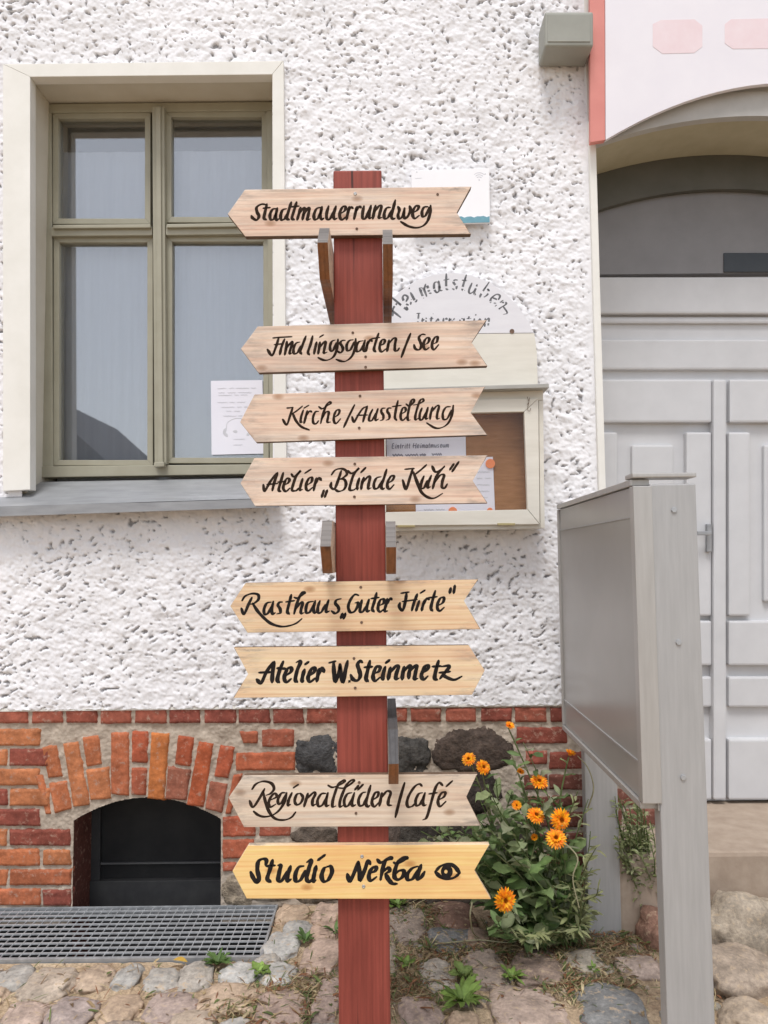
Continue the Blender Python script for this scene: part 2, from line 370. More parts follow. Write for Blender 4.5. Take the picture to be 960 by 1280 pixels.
def m_leaf(name):
    m, nt, b = nodes(name); a = nn(nt, 'ShaderNodeAttribute', attribute_name='Col')
    v = coords(nt); f = noise(nt, v, 45, 4, .6)
    c = mix(nt, .4, a.outputs['Color'], ramp(nt, f, [(.3, (.2, .2, .2)), (.7, (.8, .8, .8))]), 'OVERLAY')
    nt.links.new(c, b.inputs['Base Color']); b.inputs['Roughness'].default_value = .55; b.inputs['Specular IOR Level'].default_value = .35
    tr = nt.nodes.new('ShaderNodeBsdfTranslucent'); nt.links.new(c, tr.inputs[0])
    mx = nt.nodes.new('ShaderNodeMixShader'); mx.inputs[0].default_value = .25
    nt.links.new(b.outputs[0], mx.inputs[1]); nt.links.new(tr.outputs[0], mx.inputs[2])
    nt.links.new(mx.outputs[0], nt.nodes['Material Output'].inputs[0]); return m
M_LEAF = m_leaf('leaf'); M_PETAL = m_leaf('petal')

# ------------------------------------------------------------------ the ground
WELL = (-1.55, -.405, 2.562, 2.955)             # light well x0 x1 y0 y1
x0, x1, y0, y1 = WELL
def soil_patch():
    xs = np.arange(-1.9, 2.5, .009); ys = np.arange(1.5, 2.955, .009)
    X, Yg = np.meshgrid(xs, ys, indexing='ij'); P = np.c_[X.ravel(), Yg.ravel()]
    Z = .010 * fbm(P * 6, 2, 4) + .006 * fbm(P * 30, 4, 4) - .004
    Z += .05 * sstep(.95, 1.6, P[:, 0]) * sstep(2.2, 2.9, P[:, 1])
    F = grid_faces(len(xs), len(ys)); cx = P[F].mean(1)
    near = (P[:, 0] > x0 - .05) & (P[:, 0] < x1 + .02) & (P[:, 1] > y0 - .02); Z[near] = np.minimum(Z[near], -.004)
    keep = ~((cx[:, 0] > x0) & (cx[:, 0] < x1) & (cx[:, 1] > y0))
    return np_mesh('soil', np.c_[P, Z], F[keep])
tag(link('soil', soil_patch(), M_SOIL), kind='structure')
def far_ground():
    B = 70; a = Acc(); z = -.03
    for q in ((-B, -B, B, 1.6), (-B, 1.6, -1.8, B), (2.4, 1.6, B, B), (-1.8, 3.2, 2.4, B)):
        a.add([(q[0], q[1], z), (q[2], q[1], z), (q[2], q[3], z), (q[0], q[3], z)], [(0, 1, 2, 3)])
    return a.build('ground', M_SOIL)
tag(far_ground(), kind='structure')
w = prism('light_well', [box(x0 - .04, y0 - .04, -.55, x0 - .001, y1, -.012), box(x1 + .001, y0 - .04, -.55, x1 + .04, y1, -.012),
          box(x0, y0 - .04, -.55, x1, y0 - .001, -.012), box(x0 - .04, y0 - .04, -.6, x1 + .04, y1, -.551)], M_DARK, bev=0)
tag(w, kind='structure')

# ------------------------------------------------------------------ the house
YW = 2.93                                        # plane of the render
HOUSE = empty('house', (0, YW, 0), 'white roughcast house with brick plinth, grey arched door and cellar opening', 'house')
ZB = at(480, 883, YW).z                          # lower edge of the render
WIN = [at(38, 95, YW), at(341, 93, YW), at(343, 606, YW), at(38, 612, YW)]
wx0, wx1, wz0, wz1 = WIN[0].x, WIN[1].x, WIN[2].z - .06, WIN[1].z
JX = at(741, 400, YW).x                          # where roughcast ends beside the doorway
def plaster():
    st = .0040; xs = np.arange(-1.78, JX + st, st); zs = np.arange(ZB, 3.72, st)
    X, Zg = np.meshgrid(xs, zs, indexing='ij'); P = np.c_[X.ravel(), Zg.ravel()]
    th = math.radians(28)
    Q = np.c_[P[:, 0] * math.cos(th) + P[:, 1] * math.sin(th), -P[:, 0] * math.sin(th) + P[:, 1] * math.cos(th)]
    low = sstep(2.2, 1.2, P[:, 1])[:, None]                    # lower down the thrown marks run slantwise
    wob = np.c_[vnoise(P * 9, 40), vnoise(P * 9, 41)] * .03
    S1, S2 = (P + wob) * np.array([45., 54.]), (Q + wob) * np.array([34., 66.])
    nz = lambda S: vnoise(S, 1) + .5 * vnoise(S * 2.1, 2) + .25 * vnoise(S * 4.3, 22)
    sw = sstep(.35, .65, low[:, 0] + .3 * vnoise(P * 5, 60)); n1 = nz(S1) * (1 - sw) + nz(S2) * sw
    big = vnoise(P * 4.5, 3)
    pit = sstep(.34, .72, n1 + .30 * big)
    lump = fbm(P * 24, 6, 3); fine = fbm(P * 70, 8, 3)
    d = .0042 * lump + .0024 * fine + .004 * fbm(P * 8, 10, 2) - .0105 * pit
    edge = np.minimum.reduce([sstep(0, .03, np.maximum.reduce([wx0 - P[:, 0], P[:, 0] - wx1, wz0 - P[:, 1], P[:, 1] - wz1])), np.ones(len(P))])
    jit = np.where(P[:, 1] < ZB + st * .5, .007 * fbm(np.c_[P[:, 0] * 30, P[:, 0] * 0], 5, 3), 0)
    fade = sstep(JX, JX - .05, P[:, 0])
    Yv = YW - d * (.25 + .75 * edge) * (.2 + .8 * fade)
    V = np.c_[P[:, 0], Yv, P[:, 1] + jit]
    F = grid_faces(len(xs), len(zs)); c = P[F].mean(1)
    keep = ~((c[:, 0] > wx0) & (c[:, 0] < wx1) & (c[:, 1] > wz0) & (c[:, 1] < wz1))
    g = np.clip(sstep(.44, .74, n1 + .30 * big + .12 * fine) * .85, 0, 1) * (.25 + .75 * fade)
    return np_mesh('roughcast_wall', V, F[keep][:, ::-1], True, np.repeat(g[:, None], 3, 1))
wall_o = link('roughcast_wall', plaster(), M_PLASTER, HOUSE)
prism('wall_extension', [box(-7, YW, ZB, -1.78, YW + .4, 6.2), box(-1.78, YW, 3.72, 3.0, YW + .4, 6.2), box(2.30, YW, ZB, 7, YW + .4, 6.2),
      box(-7, YW + .025, -.1, -1.78, YW + .4, ZB), box(2.3, YW + .025, -.1, 7, YW + .4, ZB)], M_PLASTER, HOUSE, bev=0)
prism('drip_edge', [box(-1.78, YW + .004, ZB - .006, JX, YW + .035, ZB + .006)], M_SMOOTH, HOUSE, bev=.002)

# window: surround, reveal, frame, panes, sill
Ys = 2.908
prism('window_surround', [(poly([(4, 80), (354, 76), (340, 93), (38, 96)], Ys), (0, .05, 0)),
      (poly([(354.4, 76), (358, 604), (343, 604), (340.4, 93)], Ys), (0, .05, 0)),
      (poly([(3.6, 80), (37.6, 96), (37.6, 612), (3.6, 614)], Ys), (0, .05, 0))], M_SMOOTH, HOUSE, bev=.002)
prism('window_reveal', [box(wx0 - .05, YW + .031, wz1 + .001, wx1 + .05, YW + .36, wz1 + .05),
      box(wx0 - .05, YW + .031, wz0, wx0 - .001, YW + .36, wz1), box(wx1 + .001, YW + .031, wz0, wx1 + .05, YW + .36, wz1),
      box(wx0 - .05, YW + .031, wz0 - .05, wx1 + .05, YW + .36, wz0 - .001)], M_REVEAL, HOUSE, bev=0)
Yf = 3.10
fr = prism('window', [
    (poly([(40, 130), (346, 127), (346, 138), (40, 141)], Yf), (0, .07, 0)),
    (poly([(40, 141.5), (64, 141), (66, 584), (40, 586)], Yf), (0, .07, 0)),
    (poly([(333, 138.5), (346, 138), (350, 581), (337, 581)], Yf), (0, .07, 0)),
    (poly([(40, 583), (350, 580), (350, 592), (40, 597)], Yf - .005), (0, .07, 0)),
    (poly([(190, 133), (205, 133), (208, 580), (193, 580)], Yf - .022), (0, .05, 0)),
    (poly([(194.5, 133), (200.5, 133), (203.5, 580), (197.5, 580)], Yf - .034), (0, .013, 0)),
    (poly([(64, 284), (190, 283), (190, 294), (64, 295)], Yf - .012), (0, .05, 0)),
    (poly([(66, 281), (188, 280), (188, 284.5), (66, 285.5)], Yf - .026), (0, .03, 0)),
    (poly([(207, 283), (334, 281), (334, 292), (207, 294)], Yf - .012), (0, .05, 0)),
    (poly([(208, 280), (333, 278), (333, 282.5), (208, 284.5)], Yf - .026), (0, .03, 0))], M_FRAME, HOUSE, bev=.003)
for k, (a, b, c, d) in enumerate([(66, 141, 188, 280), (207, 139, 334, 278), (67, 296, 191, 582), (208, 295, 336, 579)]):
    t = 7
    sash = prism('sash', [(poly([(a, b), (c, b), (c - t, b + t), (a + t, b + t)], Yf + .008), (0, .05, 0)),
                 (poly([(a, d), (a + t, d - t), (c - t, d - t), (c, d)], Yf + .008), (0, .05, 0)),
                 (poly([(a, b), (a + t, b + t), (a + t, d - t), (a, d)], Yf + .009), (0, .05, 0)),
                 (poly([(c, b), (c, d), (c - t, d - t), (c - t, b + t)], Yf + .009), (0, .05, 0))], M_FRAME, fr, bev=.002)
    prism('pane', [(rect(a + t - 2, b + t - 2, c - t + 2, d - t + 2, Yf + .03), (0, .004, 0))], M_GLASS, fr, bev=0)
prism('latch', [(poly([(192, 578), (205, 577), (205, 583), (192, 584)], Yf - .05), (0, .03, 0))], M_FRAME, fr, bev=.004)
a = Acc()
L, R_ = -40, 349
q = [at(L, 604, 3.085), at(R_, 597, 3.085), at(R_, 622, 2.845), at(L, 634, 2.845)]
q2 = [q[3], q[2], at(R_, 634, 2.845), at(L, 647, 2.845)]
dn = Vector((0, .012, -.004))
bm = bmesh.new(); prism_bm(bm, q, (0, 0, -.004), .001); prism_bm(bm, q2, (0, .004, 0), .001)
me = bpy.data.meshes.new('window_sill'); bm.to_mesh(me); bm.free(); link('window_sill', me, M_ZINC, fr, q[0])
prism('room_interior', [box(wx0 - .3, 3.30, wz0 - .3, wx1 + .3, 3.31, wz1 + .3)], M_ROOM, HOUSE, bev=0)
# curtain with soft folds behind the panes
xs = np.linspace(wx0 + .02, wx1 - .0, 260); zs = np.linspace(wz0 + .05, wz1 - .165, 30)
X, Zg = np.meshgrid(xs, zs, indexing='ij')
Yc = 3.195 + .003 * np.sin(X * 47 + 1.5 * np.sin(X * 11)) * (.6 + .4 * np.sin(X * 5)) + .0008 * np.sin(X * 150)
cu = link('curtain', np_mesh('curtain', np.c_[X.ravel(), Yc.ravel(), Zg.ravel()], grid_faces(260, 30)), M_CURTAIN)
tag(cu, 'pale blue grey curtain hanging behind the olive window panes', 'curtain')

# brick plinth ------------------------------------------------------------
YB = YW + .012                                   # brick faces
OPEN = [at(92, 1010, YB), at(276, 1018, YB)]
ox0, ox1 = OPEN[0].x, OPEN[1].x; oz_s = at(276, 1024, YB).z; oz_c = at(184, 997, YB).z
def arch_z(x):
    t = (x - (ox0 + ox1) / 2) / ((ox1 - ox0) / 2); return oz_c - (oz_c - oz_s) * t * t
def mortar():
    st = .004; xs = np.arange(-1.85, .95, st); zs = np.arange(-.06, ZB + .004, st)
    X, Zg = np.meshgrid(xs, zs, indexing='ij'); P = np.c_[X.ravel(), Zg.ravel()]
    Yv = YB + .0015 - .0035 * fbm(P * 22, 3, 4) - .0025 * fbm(P * 80, 4, 3)
    F = grid_faces(len(xs), len(zs)); c = P[F].mean(1)
    keep = ~((c[:, 0] > ox0) & (c[:, 0] < ox1) & (c[:, 1] < arch_z(c[:, 0])))
    az = arch_z(P[:, 0]); sn = (P[:, 0] > ox0) & (P[:, 0] < ox1) & (P[:, 1] < az) & (P[:, 1] > az - .006); P[sn, 1] = az[sn]
    return np_mesh('mortar_bed', np.c_[P[:, 0], Yv, P[:, 1]], F[keep][:, ::-1])
plinth = link('brick_plinth', mortar(), M_MORTAR, HOUSE)
bk = Acc()
def brick(quad, col, proud=.0055, seed=None):
    seed = random.random() * 90 if seed is None else seed
    qx = sum(p[0] for p in quad) / 4; qy = sum(p[1] for p in quad) / 4; g_ = 1.7
    quad = [(x + math.copysign(g_, x - qx), y + math.copysign(g_ * .8, y - qy)) for x, y in quad]
    A, B, C, D = [np.array(at(x, y, YB)) for x, y in quad]
    nu = max(6, int(np.linalg.norm(B - A) / .007)); nv = max(5, int(np.linalg.norm(D - A) / .007))
    u, v = np.meshgrid(np.linspace(0, 1, nu), np.linspace(0, 1, nv), indexing='ij'); u = u.ravel(); v = v.ravel()
    P = ((1 - u) * (1 - v))[:, None] * A + (u * (1 - v))[:, None] * B + (u * v)[:, None] * C + ((1 - u) * v)[:, None] * D
    lw = np.linalg.norm(B - A); lh = np.linalg.norm(D - A)
    du = np.minimum(u, 1 - u) * lw; dv = np.minimum(v, 1 - v) * lh; e = np.minimum(du, dv)
    Q = np.c_[P[:, 0] * 40 + seed, P[:, 2] * 40, np.full(len(P), seed)]
    n = fbm(Q, 2, 4)
    off = (-proud + .0028 * n) * sstep(-.002, .004, e + .003 * fbm(Q * 1.7, 5, 2)) + .014 * (e < 1e-6)
    jig = (e < 1e-6)[:, None] * np.c_[fbm(Q * .9, 8, 2), np.zeros(len(P)), fbm(Q * .9, 12, 2)] * .004
    P = P + jig; P[:, 1] += off
    k = np.clip(.5 + .8 * fbm(Q * .35, 20, 4), 0, 1)[:, None]
    c = np.array(col); cc = c * (.78 + .42 * k)
    bk.add(P, grid_faces(nu, nv)[:, ::-1], cc)
RED = lambda: [(.30, .085, .056), (.27, .075, .052), (.33, .10, .065), (.25, .07, .05)][random.randrange(4)]
ORG = lambda: [(.46, .155, .07), (.42, .135, .065), (.48, .18, .08)][random.randrange(3)]
Z1 = lambda x, y: (130 + x / 3.2, 870 + y / 3.2)
Z2 = lambda x, y: (470 + x / 3.0, 880 + y / 3.0)
def rq(x0, y0, x1, y1, j=1.2):
    r = lambda: random.uniform(-j, j)
    return [(x0 + r(), y0 + r() * .6), (x1 + r(), y0 + r() * .6), (x1 + r(), y1 + r() * .6), (x0 + r(), y1 + r() * .6)]
x = 169 - 43 * 7
xe = [169, 212, 255.6, 299, 341, 384, 427, 470, 513, 557, 601, 644.5, 687.5, 731, 774]
xs_head = [169 - 43 * k for k in range(7, 0, -1)] + xe
for i, xx in enumerate(xs_head):
    if xx < 742: brick(rq(xx, 884.5, xx + 38.5, 904.5 - (xx > 420) * 2), RED())
# arch
def zq(*p): return [Z1(a, b) for a, b in p]
A_ = [(zq((28, 145), (100, 143), (100, 402), (28, 392)), ORG()),
      (zq((112, 140), (178, 140), (172, 270), (112, 266)), (.40, .10, .05)), (zq((110, 284), (172, 286), (168, 400), (108, 396)), (.38, .11, .06)),
      (zq((190, 145), (262, 150), (240, 416), (176, 410)), (.50, .17, .055)),
      (zq((298, 155), (362, 165), (344, 285), (282, 272)), (.40, .10, .048)), (zq((256, 280), (348, 296), (328, 418), (246, 412)), (.30, .11, .07)),
      (zq((380, 180), (440, 190), (398, 446), (330, 436)), (.42, .105, .045)),
      (zq((465, 195), (525, 205), (497, 330), (440, 322)), (.40, .10, .05)), (zq((425, 340), (497, 348), (470, 472), (404, 450)), (.34, .12, .075)),
      (zq((518, 318), (556, 306), (515, 474), (486, 472)), (.42, .12, .06)),
      (zq((632, 132), (760, 132), (760, 205), (632, 205)), (.33, .10, .06)), (zq((540, 140), (615, 140), (615, 190), (560, 190)), (.36, .11, .06)),
      (zq((530, 226), (765, 222), (762, 298), (528, 300)), (.42, .12, .06)),
      (zq((475, 482), (606, 476), (606, 562), (475, 565)), (.42, .11, .06)), (zq((622, 500), (746, 500), (746, 560), (622, 562)), (.40, .12, .075)),
      (zq((475, 574), (600, 570), (600, 650), (475, 652)), (.42, .12, .065)), (zq((475, 664), (530, 662), (530, 702), (475, 704)), (.40, .12, .07)),
      (zq((540, 664), (640, 662), (640, 702), (540, 704)), (.36, .11, .07))]
for q_, c in A_: brick(q_, c)
for i in (4, 5, 6, 7, 8, 9):                     # the arch's other half
    q_, c = A_[i]; brick([(2 * 179 - p[0] - 12, p[1]) for p in (q_[1], q_[0], q_[3], q_[2])], ORG())
for r in range(9):                               # left of the opening
    y = 911 + r * 25; xo = -110 + (r % 2) * 41
    while xo < 90:
        xr = min(xo + 78, 88); lim = 62 if r < 5 else 88
        xr = min(xr, lim)
        if xr - xo > 12: brick(rq(xo, y, xr, y + 21.5), random.choice([ORG, ORG, RED])())
        xo += 82
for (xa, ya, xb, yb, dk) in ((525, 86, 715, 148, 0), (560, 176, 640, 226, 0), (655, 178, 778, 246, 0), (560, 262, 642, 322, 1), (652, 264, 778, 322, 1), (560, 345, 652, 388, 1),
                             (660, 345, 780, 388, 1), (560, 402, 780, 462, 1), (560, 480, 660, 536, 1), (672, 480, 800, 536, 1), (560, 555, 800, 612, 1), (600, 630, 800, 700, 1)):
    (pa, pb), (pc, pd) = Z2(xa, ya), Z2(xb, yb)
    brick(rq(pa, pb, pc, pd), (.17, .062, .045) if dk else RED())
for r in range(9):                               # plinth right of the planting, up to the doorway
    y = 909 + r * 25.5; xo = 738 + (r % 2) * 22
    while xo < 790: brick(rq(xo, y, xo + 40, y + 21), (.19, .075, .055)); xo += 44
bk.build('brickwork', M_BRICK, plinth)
fs = Acc()
for i, (px, py, wpx, hpx, col) in enumerate([(397, 944, 54, 50, (.10, .10, .105)), (512, 944, 44, 48, (.10, .095, .09)), (462, 950, 60, 60, (.10, .08, .07)), (590, 938, 84, 54, (.12, .09, .075)),
        (585, 990, 80, 50, (.07, .055, .048)), (395, 1042, 58, 26, (.17, .135, .11)), (470, 1040, 60, 50, (.13, .10, .085)), (540, 1045, 84, 60, (.09, .08, .07)), (620, 1060, 90, 60, (.10, .085, .07)),
        (400, 1095, 70, 50, (.20, .165, .13)), (330, 1113, 60, 26, (.36, .30, .24)), (300, 1112, 34, 34, (.42, .35, .27)), (480, 1105, 90, 60, (.16, .13, .11)), (570, 1115, 80, 60, (.12, .10, .085)), (650, 1125, 90, 56, (.11, .09, .08))]):
    c = at(px, py, YB + .012); s = 2.95 / F_PX / 2
    rock(fs, (c.x, c.y + .004, c.z), (wpx * s * 1.2, .028, hpx * s * 1.2), i * 2.3 + 1, col, .27, .82)
fs.build('fieldstone_infill', M_ROCK, plinth)
# cellar opening
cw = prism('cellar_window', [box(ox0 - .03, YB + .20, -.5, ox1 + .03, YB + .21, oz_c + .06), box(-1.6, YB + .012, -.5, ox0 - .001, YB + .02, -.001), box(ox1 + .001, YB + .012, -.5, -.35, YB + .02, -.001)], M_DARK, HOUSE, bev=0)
zbar = at(250, 1083, YB + .15).z
prism('crossbar', [box(ox0 - .02, YB + .185, zbar - .003, ox1 + .02, YB + .197, zbar + .003)], M_STEELD, cw, bev=.001)
prism('cellar_frame', [box(ox0 - .02, YB + .18, -.3, ox0 + .035, YB + .199, oz_c), box(ox1 - .03, YB + .18, -.3, ox1 + .02, YB + .199, oz_c), box(ox0 - .02, YB + .17, -.5, ox1 + .02, YB + .199, .03)], M_CFRAME, cw, bev=.002)
rv = Acc()
xx = np.linspace(ox0, ox1, 24); top = [(x_, YB + .006, arch_z(x_)) for x_ in xx]; prof = [(ox0, YB + .006, -.5)] + top + [(ox1, YB + .006, -.5)]
rv.add([p for p in prof] + [(p[0], YB + .2, p[2]) for p in prof], [(i, i + 1, i + 1 + len(prof), i + len(prof)) for i in range(len(prof) - 1)], (.16, .06, .045))
rv.build('cellar_reveal', M_BRICK, cw, smooth=False)

# doorway ----------------------------------------------------------------
DXc, DR = 1.46, 1.80; DZc = 3.00 - DR
dx0, dx1 = at(757, 600, 2.915).x, 2 * DXc - at(757, 600, 2.915).x
dz = lambda x, r=DR: DZc + math.sqrt(max(0, r * r - (x - DXc) ** 2))
def arch_band(name, r_in, r_out, ya, yb, mat, parent, xa, xb, n=28, floor=None):
    xs = np.linspace(xa, xb, n); a = Acc(); V = []
    for x_ in xs:
        zi = dz(x_, r_in) if floor is None else floor; zo = dz(x_, r_out)
        V += [(x_, ya, zi), (x_, ya, zo), (x_, yb, zo), (x_, yb, zi)]
    F = []
    for i in range(n - 1):
        for j in range(4): F.append((i * 4 + j, (i + 1) * 4 + j, (i + 1) * 4 + (j + 1) % 4, i * 4 + (j + 1) % 4))
    F += [(0, 1, 2, 3), ((n - 1) * 4, (n - 1) * 4 + 3, (n - 1) * 4 + 2, (n - 1) * 4 + 1)]
    a.add(V, F); return a.build(name, mat, parent, smooth=False)
# masonry over and beside the arch
xs = np.linspace(JX, 2.30, 40); a = Acc(); V = []
for x_ in xs:
    zl = dz(x_, DR + .098) if dx0 < x_ < dx1 else dz(dx0 + .001, DR + .098)
    V += [(x_, YW - .004, zl), (x_, YW - .004, 3.72)]
a.add(V, [(2 * i, 2 * i + 2, 2 * i + 3, 2 * i + 1) for i in range(39)])
a.build('arch_masonry', M_SMOOTH, HOUSE, smooth=False)
arch_band('door_arch_moulding', DR, DR + .10, 2.905, 2.94, M_RIM, HOUSE, dx0, dx1)
arch_band('door_arch_soffit', DR + .001, DR + .06, 2.941, 3.26, M_SOFFIT, HOUSE, dx0, dx1)
zs_ = dz(dx0)
prism('door_jamb', [box(JX, 2.912, -.05, dx0, 3.26, zs_ + .1), box(dx1, 2.912, -.05, dx1 + .12, 3.26, zs_ + .1)], M_SMOOTH, HOUSE, bev=.004)
YD = 3.225
ZT = at(850, 1003, YD).z
door = prism('door', [box(dx0 - .02, YD + .02, ZT, dx1 + .02, YD + .06, at(850, 345, YD).z)], M_DOOR, HOUSE, bev=0)
arch_band('shaded_door_frame', DR - .15, DR + .0, YD - .03, YD + .05, M_DOORF, door, dx0, dx1)  # dark arch band; the shadow under the arch is put into its colour
arch_band('transom_panel', 0, DR - .15, YD, YD + .05, M_DOORD, door, dx0, dx1, floor=at(850, 342, YD).z)
prism('transom_glass', [(rect(905, 316, 1010, 340, YD - .006), (0, .03, 0))], M_OWIN, door, bev=.002)
mould = []
def dbar(x0_, y0_, x1_, y1_, p): mould.append((rect(x0_, y0_, x1_, y1_, YD + .018 - p), (0, p + .01, 0)))
for mx in (0,):
    dbar(725, 346, 1120, 392, .03); dbar(725, 396, 1120, 404, .015); dbar(725, 424, 1120, 462, .02)
    dbar(725, 474, 890, 528, .028); dbar(725, 540, 772, 770, .028); dbar(858, 540, 889.6, 770, .028); dbar(892, 474, 908, 1000, .042); dbar(912, 474, 1120, 528, .028); dbar(911, 540, 938, 770, .028)
    dbar(725, 776, 890, 832, .028); dbar(911, 776, 1120, 832, .028); dbar(725, 846, 890, 884, .022); dbar(911, 846, 1120, 884, .022); dbar(725, 924, 890, 1000, .034); dbar(911, 924, 1120, 1000, .034)
    dbar(790, 556, 842, 752, .018); dbar(955, 556, 1040, 752, .018)
prism('door_moulding', mould, M_DOOR, door, bev=.009)
prism('door_handle', [(rect(884, 655, 890, 690, YD - .03), (0, .02, 0)), (rect(872, 664, 890, 669, YD - .06), (0, .015, 0))], M_ZINC, door, bev=.003)
tag(prism('doorstep', [box(dx0 - .06, 2.70, -.02, dx1 + .1, 3.285, ZT - .005)], speckled('tan threshold stone', (.30, .23, .175), (.40, .32, .25), 14, .85, .4, .006), bev=.015), 'broad tan stone step under the grey arched door', 'doorstep')

# sign over the door
Yg_ = 2.86
sb = empty('door_sign', at(745, 60, Yg_), 'white signboard with faded red left border above the arched door', 'sign')
bot = [(x_, 103 + 72 * max(0, 1 - (x_ - 757) / 235) ** 2.0) for x_ in range(757, 1160, 20)]
prism('sign_panel', [(poly([(756, -150), (1160, -150)] + bot[::-1], Yg_), (0, .02, 0))], M_SIGNW, sb, bev=.002)
prism('red_border', [(poly([(737, -150), (755.6, -150), (756.6, 175), (738, 178)], Yg_ - .002), (0, .024, 0))], M_RED, sb, bev=.002)
prism('faded_lettering', [(poly(p, Yg_ - .001), (0, .003, 0)) for p in ([(816, 30), (826, 25), (868, 24), (878, 32), (878, 58), (868, 66), (828, 67), (816, 58)], [(906, 30), (914, 24), (1000, 22), (1000, 60), (916, 61), (906, 54)])], M_PINK, sb, bev=0)
# wall box
bx = empty('wall_box', at(710, 38, 2.9), 'small grey rounded box mounted on roughcast near the top edge', 'wall box')
bm = bmesh.new(); prism_bm(bm, rect(681, 14, 742, 58, 2.80), (0, .125, 0), .012, 4)
for f in bm.faces: f.smooth = True
me = bpy.data.meshes.new('housing'); bm.to_mesh(me); bm.free(); link('housing', me, M_BOXP, bx, at(710, 38, 2.86))
prism('lid_rim', [(rect(684.5, 17.5, 738, 52, 2.797), (0, .006, 0))], M_BOXP, bx, bev=.002)

# ------------------------------------------------------------------ grating
gt = empty('light_well_grating', (-.95, 2.74, 0), 'galvanised steel grating over the light well below the cellar opening', 'grating')
gx0, gx1, gy0, gy1 = x0 + .004, x1 - .004, y0 + .004, y1 - .012
prism('grating_frame', [box(gx0, gy0, -.028, gx1, gy0 + .012, .008), box(gx0, gy1 - .006, -.028, gx1, gy1, .008),
      box(gx0, gy0 + .0125, -.028, gx0 + .006, gy1 - .0065, .008), box(gx1 - .008, gy0 + .0125, -.028, gx1, gy1 - .0065, .008)], M_STEEL, gt, bev=.001)
bars = []
for y in np.arange(gy0 + .044, gy1 - .02, .0335): bars.append(box(gx0 + .007, y, -.001, gx1 - .009, y + .006, .004))
for x_ in np.arange(gx0 + .034, gx1 - .02, .0305): bars.append(box(x_, gy0 + .013, -.003, x_ + .0028, gy1 - .007, .0015))
prism('bar_mesh', bars, speckled('dirty galvanised bars', (.34, .345, .35), (.50, .51, .52), 30, .5, .1, .001, metallic=.3), gt, bev=0)

# ------------------------------------------------------------------ cobbles
cb = Acc(); placed = []
TAN, PNK, MAU, GRY, PAL, BRN, BLU, OLV = (.46, .37, .285), (.46, .36, .30), (.39, .315, .28), (.40, .38, .345), (.50, .485, .45), (.33, .26, .21), (.235, .23, .22), (.39, .36, .305)
def stone(px, py, wp, hp, col, hgt=.019, rot=None, sq=.72):
    c = gr(px, py, .015); dep = c.y
    rx = wp / 2 * dep / F_PX * .99; ry = (gr(px, py - hp / 2, .015).y - gr(px, py + hp / 2, .015).y) / 2 * 1.02
    tq = random.uniform(-.07, .07); col = (col[0] * (1.14 + tq), col[1] * 1.12, col[2] * (1.12 - tq))
    placed.append((c.x, c.y, max(rx, ry) * .95, rx, ry))
    rock(cb, (c.x, c.y, -.012), (rx, ry, hgt + .012), len(placed) * 1.7, col, .17, sq, random.uniform(-.12, .12) if rot is None else rot, [v * .70 for v in col])
for s in [(366, 1137, 40, 22, TAN), (409, 1136, 34, 24, PNK), (372, 1157, 36, 20, GRY), (405, 1160, 34, 24, PNK), (352, 1176, 46, 34, PAL), (334, 1197, 34, 14, GRY),
          (203, 1219, 48, 28, GRY), (244, 1216, 44, 34, GRY), (299, 1213, 52, 30, PAL), (348, 1213, 46, 30, PAL), (402, 1196, 52, 60, PNK), (284, 1245, 76, 40, TAN), (212, 1254, 62, 40, MAU),
          (349, 1258, 70, 56, MAU), (409, 1243, 36, 60, MAU), (240, 1275, 60, 36, TAN), (292, 1282, 44, 26, GRY), (400, 1292, 50, 34, GRY), (160, 1216, 36, 30, GRY), (118, 1218, 46, 30, TAN),
          (506, 1150, 62, 44, BRN), (566, 1140, 56, 46, (.25, .15, .11)), (563, 1169, 62, 30, BLU), (483, 1196, 30, 50, TAN), (548, 1211, 46, 38, GRY), (523, 1262, 54, 46, MAU), (580, 1272, 40, 26, TAN),
          (606, 1204, 56, 46, BRN), (675, 1205, 70, 46, (.28, .22, .185)), (733, 1197, 56, 36, OLV), (656, 1257, 92, 60, (.44, .345, .285)), (763, 1257, 84, 68, BLU), (800, 1204, 56, 28, PNK), (595, 1168, 40, 24, BRN),
          (620, 1290, 50, 30, TAN), (700, 1300, 60, 30, MAU), (470, 1230, 30, 40, BRN)]: stone(*s)
for s in [(60, 1225, 70, 40, TAN), (20, 1218, 46, 32, GRY), (90, 1260, 60, 42, MAU), (150, 1258, 54, 38, TAN), (30, 1268, 60, 44, PNK), (-30, 1250, 60, 50, TAN), (150, 1290, 70, 36, BRN)]: stone(*s)
